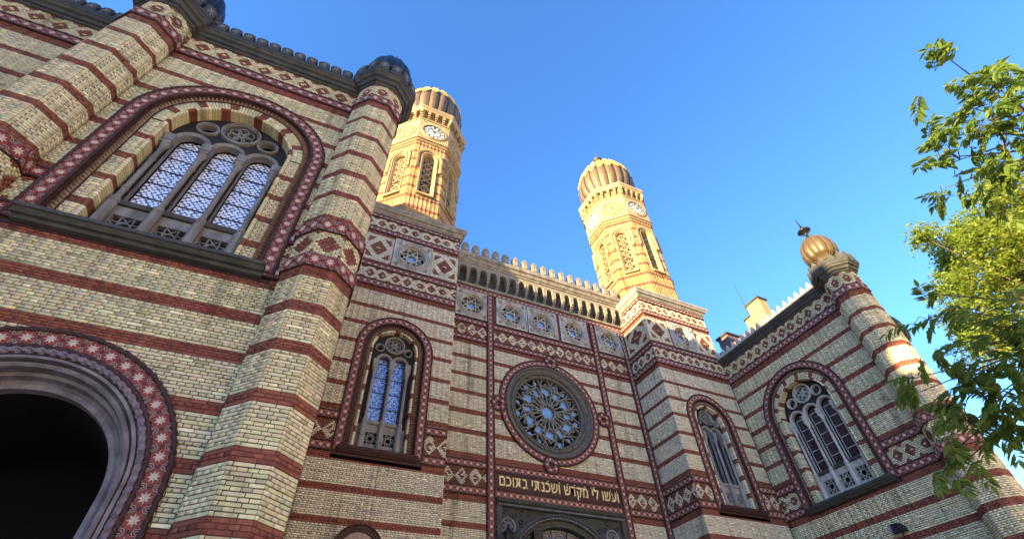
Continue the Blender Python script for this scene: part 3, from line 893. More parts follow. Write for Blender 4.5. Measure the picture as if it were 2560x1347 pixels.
def pier(t, bands, acc, fr, cu, ks, dome, style, fine, core, merlon_set):
    """octagonal pier half sunk in the wall, with friezes, cornice, crown and dome; ks = visible facets"""
    ap, a = .724, .30; c = fr.p(cu, 0, 0); ang = math.atan2(fr.N[1], fr.N[0]); cx = (c[0], c[1])
    ph = ang + PI / 8
    for k in ks:
        q = ang + k * PI / 4; f = rot_frame(cx, (math.cos(q), math.sin(q)), ap)
        lay(acc, core, f, -a, a, wing_zones(17.66, 0), (), .0675, .30, style)
        for z0, z1 in S_WING[:2]: bands.line(f, -a - .012, a + .012, z0, z1, .035, ropes=False)
        bands.line(f, -a - .008, a + .008, S_WING[2][0], S_WING[2][1], .025, ropes=False, pitch=.3)
    for z0, z1 in S_WING:
        for zz in (z0 + .02, z1 - .02):
            lathe(bands.ropes, cx, [(ap + .01 + .042 * math.cos(w), zz + .04 * math.sin(w)) for w in np.linspace(-PI / 2 - .6, PI / 2 + .6, 9)], 8, 'terracotta', phase=ph)
    cm = MB(); lathe(cm, cx, [(ap - .02 + d * 1.1, 17.66 + z * 1.2) for z, d in CORN_WING[:-1]] + [(.4, 18.36)], 8, 'stone_black', phase=ph)
    lathe(cm, cx, [(ap - .03, 0), (ap - .03, 17.7)], 8, 'mortar', phase=ph)
    co = cm.build('pier_cornice', t)
    ap2 = 1.03
    for k in range(8):
        q = ang + k * PI / 4; f = rot_frame(cx, (math.cos(q), math.sin(q)), ap2)
        for s_ in (-.22, .22): put(bpy.data.objects.new('merlon', merlon_set), co, f.mat(s_, 18.2, 0) @ Matrix.Diagonal((1.15, 1.25, 1, 1)))
    dm = MB()
    if dome == 'dome_black':
        onion(dm, cx, 18.3, 21.1, .92, dome, 12, .8, 'iron')
        lathe(dm, cx, [(.16, 21.0), (.2, 21.1), (.06, 21.2), (.05, 21.4), (.012, 22.2)], 10, 'iron')
    else:
        lathe(dm, cx, [(.62, 18.36), (.62, 18.9), (.5, 19.0)], 24, 'dome_gold')
        onion(dm, cx, 19.0, 20.95, .86, dome, 12, .5, 'dome_bronze')
        lathe(dm, cx, [(.1, 20.85), (.13, 20.95), (.09, 21.1), (.075, 21.3), (.12, 21.38), (.3, 21.46), (.36, 21.53), (.30, 21.6), (.1, 21.66), (.06, 21.8), (.09, 21.86), (.04, 21.95), (.008, 22.7)], 16, 'dome_black')
    dm.build('onion_dome', t, smooth=True)

# ------------------------------------------------------------------ left wing
def left_wing():
    t = thing('museum_wing', 'near brick wing at left with dark merlons, big star-framed window and a horseshoe arch below', 'building', tuple(F_LW.p(-4, 0, 0)))
    acc, bands = Bricks(t), Bands(t); wall = MB(); core = MB(); walls = {}
    cu, uw0, uw1 = -3.9, -6.55, -1.384
    hol = [Hole('arch', cu, 8.7, 13.2, 2.33), Hole('arch', -4.05, 0, 4.4, 2.33)]
    lay(acc, wall, F_LW, uw0, uw1, wing_zones(17.66, -4.9), hol, .0675, .25, 'cream')
    lay(acc, wall, F_LW2, -14.5, -7.8, wing_zones(17.66, -8.7), [], .0675, .25, 'cream')
    for z0, z1 in S_WING[:2]:
        bands.line(F_LW, uw0, cu - 2.3, z0, z1, .025, fine=True); bands.line(F_LW, cu + 2.3, uw1, z0, z1, .025, fine=True)
        bands.line(F_LW2, -14.5, -7.8, z0, z1, .02)
    bands.line(F_LW, uw0, uw1, *S_WING[2], .025); bands.line(F_LW2, -14.5, -7.8, *S_WING[2], .025)
    # string under the sill
    bands.line(F_LW, cu - 2.3, cu + 2.3, 8.86, 9.0, .02, ropes=True, rr=.03, fine=True)
    window(t, bands, acc, F_LW, cu, 3, 13.2, 9.05, 2.35, 'stone_grey', 'glass_lace', 'cream', fine=True)
    for fr, a, b in ((F_LW, uw0, uw1), (F_LW2, -14.5, -7.9)):
        co = cornice(t, fr, a, b, 17.66, CORN_WING, 'stone_black')
        n = int((b - a) / .375)
        for i in range(n): put(bpy.data.objects.new('merlon', MER_W), co, fr.mat(a + (i + .5) * (b - a) / n, 18.12, .29))
    # side return of the pavilion behind the far pier
    f_e = Fr(uL * -.27, nL, uL); f_b = Fr((0, YT + .02, 0), (1, 0, 0), (0, -1, 0))
    lay(acc, wall, f_e, DL + .6, DL + 8.05, wing_zones(17.66, 0), [], .0675, .25, 'cream')
    lay(acc, wall, f_b, -1.4, .6, wing_zones(17.66, 0), [], .0675, .25, 'cream')
    for z0, z1 in S_WING: bands.line(f_e, DL + .6, DL + 8.05, z0, z1, .02); bands.line(f_b, -.3, .6, z0, z1, .02)
    sb = MB(); box(sb, F_LW, -1.2, -.3, 0, 17.7, -8.0, -.05, 'plaster'); box(sb, F_LW, -14.5, -1.25, 17.0, 18.2, -8.0, -1.4, 'roof_and_shade'); sb.build('side_wall', t)
    # horseshoe arch
    ac = -4.05
    bp_ = MB(); plate(bp_, F_LW, [(-6.4, 0), (-6.0, 0)] + arch(ac, 0, 4.4, 1.95, 40)[1:-1] + [(-2.1, 0), (-1.5, 0), (-1.5, 6.9), (-6.4, 6.9)], [], -.07, -.02, 'terracotta'); bp_.build('arch_backing', t)
    bands.path(F_LW, arch(ac, 0, 4.4, 2.15, 60), .38, .03, fine=True, rr=.042)
    am = MB(); R = 1.96
    sweep(am, F_LW, arch(ac, 0, 4.4, R, 60), [(0, .03), (-.02, .06), (-.06, .07), (-.09, .0), (-.10, -.06), (-.12, -.06), (-.125, .04), (-.175, .05), (-.18, -.08), (-.205, -.10), (-.215, -.02), (-.25, .0), (-.285, -.03), (-.29, -.2), (-.34, -.22), (-.36, -.34)], 'stone_arch')
    rope(am, F_LW, arch(ac, 0, 4.4, R - .045, 60), .05, .05, 'stone_violet', step=.028, lobes=3, pitch=.15)
    am.build('arch_moulding', t, smooth=False)
    a2 = MB(); sweep(a2, F_LW, arch(ac, 0, 4.4, R - .36, 50), [(0, -.34), (-.02, -.36), (-.06, -.34), (-.13, -.36), (-.14, -.5)], 'stone_arch')
    sweep(a2, F_LW, arch(ac, 0, 4.4, R - .5, 50), [(0, -.5), (-.01, -3.0)], 'unlit_recess'); a2.build('inner_arch', t)
    b = MB(); box(b, F_LW, ac - 2.2, ac + 2.2, 0, 6.6, -3.3, -3.2, 'unlit_recess'); plate(b, F_LW, [(ac - 2.3, 0), (ac - 1.47, 0)] + arch(ac, 0, 4.4, 1.47, 30)[1:-1] + [(ac + 1.47, 0), (ac + 2.3, 0), (ac + 2.3, 6.7), (ac - 2.3, 6.7)], [], -.6, -.55, 'unlit_recess'); b.build('passage', t)
    pier(t, bands, acc, F_LW, -.66, (-2, -1, 0, 1, 2), 'dome_black', 'cream', True, core, MER_W)
    pier(t, bands, acc, F_LW, -7.27, (-2, -1, 0, 1, 2), 'dome_black', 'cream', True, core, MER_W)
    walls[wall] = wall.build('brick_wall', t); walls[core] = core.build('octagonal_pier', t)
    finish_bricks(acc, walls, 'cream'); bands.finish()
mat('stone_violet', (.20, .165, .20), .7, noise=1, scale=5, dark=(.06, .045, .06), bump=.4)
left_wing()

# ------------------------------------------------------------------ right wing
mat('brick_lit', (.36, .25, .12), .85, noise=.8, scale=3, dark=(.22, .14, .07), bump=.5, bscale=9)
def right_wing():
    t = thing('side_wing', 'brick wing at right with pale pointed merlons and a golden turret dome', 'building', (XR + 1, 12.5, 0))
    acc, bands = Bricks(t), Bands(t); wall = MB(); core = MB(); fr = F_RW
    cu, u0, u1 = -13.25, -16.76, -9.1
    hol = [Hole('arch', cu, 8.7, 13.2, 2.33)]
    lay(acc, wall, fr, u0, u1, wing_zones(17.66, -11.2), hol, .0675, .25, 'cream')
    for z0, z1 in S_WING[:2]:
        bands.line(fr, u0, cu - 2.3, z0, z1, .025); bands.line(fr, cu + 2.3, u1, z0, z1, .025)
    bands.line(fr, u0, u1, *S_WING[2], .025)
    window(t, bands, acc, fr, cu, 3, 13.2, 9.05, 2.35, 'stone_pale', 'glass_black', 'cream')
    co = cornice(t, fr, u0, u1, 17.66, CORN_WING, 'stone_black')
    n = int((u1 - u0) / .39)
    for i in range(n): put(bpy.data.objects.new('merlon', MER_P), co, fr.mat(u0 + (i + .5) * (u1 - u0) / n, 18.12, .27))
    pier(t, bands, acc, fr, -8.38, (-2, -1, 0, 1, 2), 'dome_gold', 'cream', False, core, MER_G)
    # south return beyond the pier, its shade painted near-black, and roof
    sr = MB(); box(sr, F_C, XR + .3, 26.75, 0, 15.4, DC - 10.2, DC - 9.0, 'roof_and_shade'); box(sr, F_C, XR + .2, 26.9, 15.4, 15.62, DC - 10.3, DC - 8.9, 'stone_soot'); sr.build('south_return', t)
    ck = MB(); box(ck, F_C, 24.55, 25.6, 15.62, 16.45, DC - 10.2, DC - 9.0, 'brick_lit'); box(ck, F_C, 24.45, 25.7, 16.45, 16.6, DC - 10.3, DC - 8.9, 'brick_lit'); ck.build('parapet_block', t)
    dm = MB(); onion(dm, (27.6, 9.6), 15.7, 17.9, .75, 'dome_gold', 12, .6, 'dome_bronze'); dm.build('rear_dome', t, smooth=True)
    rf = MB(); box(rf, F_C, XR + .1, XR + 1.2, 17.6, 18.1, DC - 16.7, DC - 8.9, 'roof_and_shade'); box(rf, F_C, XR + .95, XR + 1.2, 0, 17.6, DC - 16.7, DC - 8.9, 'mortar'); rf.build('roof', t)
    walls = {wall: wall.build('brick_wall', t), core: core.build('octagonal_pier', t)}
    finish_bricks(acc, walls, 'cream'); bands.finish()
right_wing()
# ------------------------------------------------------------------ towers
TOW_R = dict(ap=2.5, s=1.035)
CORN_TOW = [(0, 0), (.03, .05), (.08, .06), (.10, .10), (.22, .16), (.26, .24), (.40, .30), (.44, .34), (.56, .34), (.60, .26), (.62, -.6)]
def clock(t, f, cz, r, hands):
    m = MB(); n = 40
    plate(m, f, list(reversed(circ(0, cz, r, n))), [], .03, .06, 'clock_white')
    sweep(m, f, circ(0, cz, r, n), [(-.05, .06), (-.04, .09), (.04, .10), (.07, .03)], 'clock_dark', closed=True)
    sweep(m, f, circ(0, cz, r * .58, 30), [(-.03, .06), (-.02, .075), (.02, .075), (.03, .06)], 'clock_dark', closed=True)
    for i in range(12):
        q = i * PI / 6
        for e in (-.05, .05) if i % 3 else (-.08, 0, .08):
            bar(m, f, (r * .66 * math.cos(q + e), cz + r * .66 * math.sin(q + e)), (r * .90 * math.cos(q + e), cz + r * .90 * math.sin(q + e)), .035, .06, .072, 'clock_dark')
    o = m.build('clock_face', t)
    h = MB()
    for q, ln, w in ((hands[0], .5, .09), (hands[1], .8, .06)):
        bar(h, f, (-.15 * r * math.cos(q), cz - .15 * r * math.sin(q)), (ln * r * math.cos(q), cz + ln * r * math.sin(q)), w, .09, .11, 'clock_dark')
    h.build('clock_hand', o)

def tower(cx, x0, x1, side, zoff, label, ph, wcu, rcu):
    t = thing('clock_tower', label, 'tower', (cx, YT + 2.6, 0), 'pair of clock towers over the facade')
    acc, bands = Bricks(t), Bands(t); wall = MB(); shaft = MB(); fr = F_T
    hol = [Hole('arch', wcu, 8.8, 13.6, 1.60)]
    big = None
    hs = 1.0
    hol2 = hol + [Hole('rect', rcu - hs, rcu + hs, 18.3, 20.2)]
    zl = tow_zones(ph, ('big', (x0 + rcu - hs) / 2, (rcu - hs - x0) / 2 * .92))
    zr = tow_zones(ph, ('big', (x1 + rcu + hs) / 2, (x1 - rcu - hs) / 2 * .92))
    lay(acc, wall, fr, x0, rcu, zl, hol2, .066, .25, 'white'); lay(acc, wall, fr, rcu, x1, zr, hol2, .066, .25, 'white')
    for i, (z0, z1) in enumerate(S_TOW):
        if i < 2:
            bands.line(fr, x0, wcu - 1.6, z0, z1); bands.line(fr, wcu + 1.6, x1, z0, z1)
        else: bands.line(fr, x0, x1, z0, z1)
    window(t, bands, acc, fr, wcu, 2, 13.6, 9.2, 1.62, 'stone_mid', 'glass_blue' if cx < 10 else 'glass_violet', 'white')
    rosette(t, fr, rcu, 19.25, 1.96)
    if cx < 10:
        sa = MB(); c_ = (2.8, 6.03)
        for i in range(26):
            a0 = PI * i / 26 + .008; a1 = PI * (i + 1) / 26 - .008; pts_ = [(c_[0] + r_ * math.cos(q_), c_[1] + r_ * math.sin(q_)) for r_, q_ in ((.56, a0), (.74, a0), (.74, a1), (.56, a1))]
            plate(sa, fr, pts_, [], .0, .05, 'terracotta')
        sweep(sa, fr, arch(2.8, 4.5, 6.03, .74, 26), [(0, 0), (.01, .07), (.05, .08), (.07, 0)], 'terracotta'); so = sa.build('small_arch', t)
        for i in range(11):
            a0 = PI * i / 11 + .012; a1 = PI * (i + 1) / 11 - .012; m5 = MB(); plate(m5, fr, [(c_[0] + r_ * math.cos(q_), c_[1] + r_ * math.sin(q_)) for r_, q_ in ((.12, a0), (.55, a0), (.55, a1), (.12, a1))], [], -.02, .03, 'tile_line'); m5.build('fan_brick', so)
    # west flank of the base
    fw = Fr((x0, 0, 0), (0, -1, 0), (-1, 0, 0)); w0, w1 = -DC + .0, -YT
    zw = tow_zones(0, ('big', (w0 + w1) / 2, 1.0))
    if cx > 10:
        lay(acc, wall, fw, w0, w1, zw, [], .066, .25, 'white')
        for z0, z1 in S_TOW: bands.line(fw, w0, w1, z0, z1)
    base = MB()
    box(base, F_C, x0 + .03, x1 - .03, 0, 21.8, -3.2, DC - YT - .9, 'mortar')
    box(base, F_C, x0 + .03, x1 - .03, 15.4, 21.8, DC - YT - .95, DC - YT - .4, 'mortar')
    for a_, b_ in ((x0 + .03, wcu - 1.7), (wcu + 1.7, x1 - .03)): box(base, F_C, a_, b_, 0, 15.4, DC - YT - .95, DC - YT - .06, 'mortar')
    fe = Fr((x1, 0, 0), (0, 1, 0), (1, 0, 0)); lay(acc, wall, fe, YT, YT + 5.2, [z for z in zw if z[0] > 17.9], [], .066, .25, 'white')
    if cx < 10: lay(acc, wall, fe, YT, DC, [z for z in zw if z[0] < 17.9], [], .066, .25, 'white')
    fwb = Fr((x0, 0, 0), (0, -1, 0), (-1, 0, 0)); lay(acc, wall, fwb, -YT - 5.2, -DC, [z for z in tow_zones(0, ('y')) if z[0] > 17.9], [], .066, .25, 'white')
    base.build('tower_core', t)
    cm = MB(); c0, c1 = x0, x1; y0, y1 = YT, YT + 5.2
    fl = Fr((0, 0, 0), (1, 0, 0), (0, 0, 1))
    # square cornice swept in plan
    k = len(CORN_TOW); V = []
    for z, d in CORN_TOW:
        for sx, sy in ((c0 - d, y0 - d), (c1 + d, y0 - d), (c1 + d, y1 + d), (c0 - d, y1 + d)): V.append((sx, sy, 21.7 + z))
    F = [(j * 4 + i, j * 4 + (i + 1) % 4, (j + 1) * 4 + (i + 1) % 4, (j + 1) * 4 + i) for j in range(k - 1) for i in range(4)]; F.append(tuple((k - 1) * 4 + i for i in range(4)))
    cm.add(V, F, 'stone_tower' if cx > 10 else 'stone_corn'); cm.build('base_cornice', t)
    # octagonal shaft
    ap, a = TOW_R['ap'], TOW_R['s']; cy = YT + .12 + ap; c = (cx, cy); zo = zoff
    Z0, Zs, Zc0, Zc1, Zk, Zl = 22.2, 25.0 + zo, 30.95 + zo, 33.55 + zo, 33.85 + zo, 34.6 + zo
    reds = [(23.5 + zo + .955 * i, 23.73 + zo + .955 * i) for i in range(8)]
    zones = [z for z in band_zones(reds, Z0, Zc0 - .3)]
    for k in range(8):
        q = -PI / 2 + k * PI / 4; f = rot_frame(c, (math.cos(q), math.sin(q)), ap)
        vis = k in (0, 1, 7, 6)
        h1 = [Hole('arch', 0, Zs, 29.0 + zo, .52)]
        lay(acc, shaft, f, -a, a, zones, h1, .066 if vis else .13, .25 if vis else .5, 'golden')
        # window of the facet
        wm = MB(); zs2 = 28.98 + zo
        sweep(wm, f, arch(0, Zs + 2.6, zs2, .72, 20), [(-.05, 0), (-.05, .07), (.02, .10), (.08, .10), (.12, .0)], 'stone_cream')
        sweep(wm, f, arch(0, Zs, zs2, .52, 20), [(.04, .0), (.03, .06), (-.03, .06), (-.05, -.02), (-.10, -.04), (-.12, -.12), (-.15, -.12), (-.16, -.36)], 'stone_cream')
        tp = resample(arch(0, Zs + 2.6, zs2, .80, 20), .12)
        for u, z, an, s_ in tp:
            M = np.array(f.mat(u, z, .06, an)); B8 = np.array([(-.035, -.05, 0), (.035, -.05, 0), (.035, .05, 0), (-.035, .05, 0), (-.035, -.05, .06), (.035, -.05, .06), (.035, .05, .06), (-.035, .05, .06)])
            wm.add(B8 @ M[:3, :3].T + M[:3, 3], BOXF, 'stone_cream')
        box(wm, f, -.5, .5, Zs - .14, Zs, -.3, .16, 'stone_cream')
        wo = wm.build('shaft_window', t)
        lt = MB()
        for i in range(7):
            zc = Zs + .32 + i * .6
            sweep(lt, f, circ(0, zc, .26, 18), [(-.03, -.26), (-.03, -.2), (.03, -.2), (.03, -.26)], 'lattice_bronze', closed=True)
            for e in range(4):
                g_ = e * PI / 2 + PI / 4; sweep(lt, f, circ(.12 * math.cos(g_), zc + .12 * math.sin(g_), .09, 8), [(-.018, -.25), (-.018, -.21), (.018, -.21), (.018, -.25)], 'lattice_bronze', closed=True)
        for sx in (-.33, .33): bar(lt, f, (sx, Zs), (sx, zs2), .05, -.27, -.2, 'lattice_bronze')
        bar(lt, f, (-.36, Zs + 1.45), (.36, Zs + 1.45), .04, -.2, -.16, 'iron')
        lt.build('scroll_lattice', wo)
        bk = MB(); plate(bk, f, arch(0, Zs, zs2, .38, 16), [], -.40, -.36, 'window_deep'); bk.build('window_panel', wo)
        # clock storey
        ps = MB(); box(ps, f, -a - .03, a + .03, Zc0, Zc1, -.1, .05, 'stone_cream')
        for sx in (-1, 1):
            for sy in (-1, 1): sweep(ps, f, circ(sx * .80, (Zc0 + Zc1) / 2 + sy * 1.1, .09, 10), [(-.05, .05), (0, .085), (.05, .05)], 'stone_cream', closed=True)
        sweep(ps, f, circ(0, (Zc0 + Zc1) / 2, .86, 34), [(-.08, .05), (-.05, .11), (.03, .11), (.06, .05)], 'stone_cream', closed=True)
        fo = MB()
        for zz, hh in ((Zc0 - .3, .3), (Zc1, .28)):
            box(fo, f, -a - .03, a + .03, zz, zz + hh, -.1, .03, 'brick_ochre')
            for i in range(9):
                u = -a + (i + .5) * 2 * a / 9
                bar(fo, f, (u - .1, zz + .05), (u, zz + hh - .05), .05, .03, .06, 'stone_cream'); bar(fo, f, (u + .1, zz + .05), (u, zz + hh - .05), .05, .03, .06, 'stone_cream')
        pso = ps.build('clock_storey_panel', t); fo.build('zigzag_frieze', pso)
        if k % 2 == 0: clock(t, f, (Zc0 + Zc1) / 2, .78, [(2.2, .9), (.9, -.5), (2.4, 3.4)][k % 3])
        else:
            rs = MB(); zc = (Zc0 + Zc1) / 2
            plate(rs, f, list(reversed(circ(0, zc, .78, 26))), [], .052, .056, 'window_ochre')
            lattice_star(rs, f, 0, zc, .78, 8, 3, .07, .055, .085, 'stone_cream', PI / 8)
            for e in range(8): sweep(rs, f, circ(.5 * math.cos(e * PI / 4), zc + .5 * math.sin(e * PI / 4), .16, 10), [(-.03, .055), (-.02, .09), (.02, .09), (.03, .055)], 'stone_cream', closed=True)
            sweep(rs, f, circ(0, zc, .2, 12), [(-.04, .055), (0, .1), (.04, .055)], 'stone_cream', closed=True)
            rs.build('star_rosette', t)
        # corbels under the gallery
        for i in range(5):
            u = -1.1 + i * .55
            cb = MB(); 
            box(cb, f, u - .09, u + .09, Zk + .36, Zl, -.1, .23, 'stone_cream'); box(cb, f, u - .08, u + .08, Zk + .16, Zk + .36, -.1, .15, 'stone_cream'); box(cb, f, u - .06, u + .06, Zk, Zk + .16, -.1, .08, 'stone_cream')
            cb.build('corbel', pso)
    lm = MB(); pz = -PI / 2 + PI / 8
    lathe(lm, c, [(ap - .05, Zc0 - .35), (ap + .06, Zc0 - .33), (ap + .1, Zc0 - .28), (ap + .05, Zc0 - .26)], 8, 'stone_cream', phase=pz)
    lathe(lm, c, [(ap - .02, Zc0 - .02), (ap + .12, Zc0), (ap + .13, Zc0 + .06), (ap + .03, Zc0 + .09)], 8, 'stone_cream', phase=pz)
    lathe(lm, c, [(ap - .02, Zc1 - .03), (ap + .1, Zc1 - .02), (ap + .12, Zc1 + .05), (ap + .02, Zc1 + .08)], 8, 'stone_cream', phase=pz)
    lathe(lm, c, [(ap - .04, Zk), (ap - .04, Zl)], 8, 'brick_ochre', phase=pz)
    lathe(lm, c, [(ap - .02, Zl), (ap + .24, Zl + .02), (ap + .27, Zl + .22), (ap + .32, Zl + .28), (ap + .35, Zl + .5), (ap + .3, Zl + .58), (1.5, Zl + .6)], 8, 'stone_cream', phase=pz)
    lathe(lm, c, [(ap - .55, 22.0), (ap - .55, Zc0)], 8, 'mortar_gold', phase=pz)
    lm.build('gallery_ledge', t)
    dm = MB(); zd = Zl + .58; n = 20
    pr = [(1.7, 0), (1.8, .45), (2.2, 1.0), (2.5, 1.8), (2.58, 2.7), (2.48, 3.5), (2.15, 4.5), (1.68, 5.5), (1.15, 6.4), (.65, 7.2), (.25, 8.0)]
    lathe(dm, c, [(r, zd + z) for r, z in pr], n * 6, 'dome_bronze', gore=.06, gores=n)
    do = dm.build('onion_dome', t, smooth=True)
    rb = MB()
    for i in range(n):
        q = 2 * PI * i / n
        tube3(rb, [(c[0] + r * .955 * math.cos(q), c[1] + r * .955 * math.sin(q), zd + z) for r, z in pr], [.045] * len(pr), 'dome_black', 5)
    rb.build('dome_rib', do)
    for i in range(n):
        orn = MB(); q = 2 * PI * (i + .5) / n
        for dz, rr, sz in ((3.9, 2.37, .26), (4.4, 2.20, .24), (4.9, 1.98, .19), (3.45, 2.50, .17), (5.4, 1.74, .15)):
            for e in range(7):
                w = e * 2 * PI / 6; off = sz * .9 if e < 6 else 0
                ctr = np.array([c[0] + (rr + .05) * math.cos(q + off * math.cos(w) / rr), c[1] + (rr + .05) * math.sin(q + off * math.cos(w) / rr), zd + dz + off * math.sin(w) * .8])
                s_ = sz * .5; nn = np.array([math.cos(q), math.sin(q), .45]); nn /= np.linalg.norm(nn); tt = np.array([-math.sin(q), math.cos(q), 0]); bb = np.cross(nn, tt)
                V = [ctr + nn * .07] + [ctr + s_ * (tt * math.cos(w2) + bb * math.sin(w2)) for w2 in np.linspace(0, 2 * PI, 6, endpoint=False)]
                orn.add(np.array(V), [(0, 1 + j, 1 + (j + 1) % 6) for j in range(6)], 'gold')
        orn.build('gilded_flower', do, kind='stuff')
    fn = MB(); lathe(fn, c, [(.25, zd + 7.9), (.5, zd + 8.0), (.42, zd + 8.12), (.16, zd + 8.2), (.12, zd + 8.4), (.2, zd + 8.5), (.07, zd + 8.62), (.05, zd + 9.0), (.02, zd + 9.9)], 14, 'dome_gold'); fn.build('finial', do, smooth=True)
    # small gothic crest at the foot of the dome
    for i in range(16):
        q = 2 * PI * (i + .5) / 16; f = rot_frame(c, (math.cos(q), math.sin(q)), 2.05)
        put(bpy.data.objects.new('crest', MER_C), do, f.mat(0, zd + .02, 0))
    walls = {wall: wall.build('brick_wall', t), shaft: shaft.build('tower_shaft', t)}
    finish_bricks(acc, walls, 'white'); bands.finish()
mat('stone_tower', (.34, .31, .25), .8, noise=1, scale=2, dark=(.13, .12, .1), bump=.4, bscale=16)
mat('window_deep', (.07, .04, .022), .85)  # dark brown paints the unlit interior behind the shaft lattices
mat('lattice_bronze', (.34, .24, .13), .6, noise=.5, scale=6)
mat('window_ochre', (.24, .15, .07), .8, noise=.6, scale=3)
mat('brick_ochre', (.36, .20, .09), .8, noise=.5, scale=5)
mat('mortar_gold', (.20, .13, .07), .9)
MER_C = merlon_gothic('dome_bronze')
tower(3.12, .6, 5.44, 'L', -.2, 'brick clock tower at left, partly hidden behind the near wing, with a gilded onion dome', 2.98, 2.95, 3.03)
tower(20.42, 17.6, 22.9, 'R', .2, 'sunlit brick clock tower at right standing clear against the sky, with a ribbed onion dome', 20.2, 20.2, 20.3)
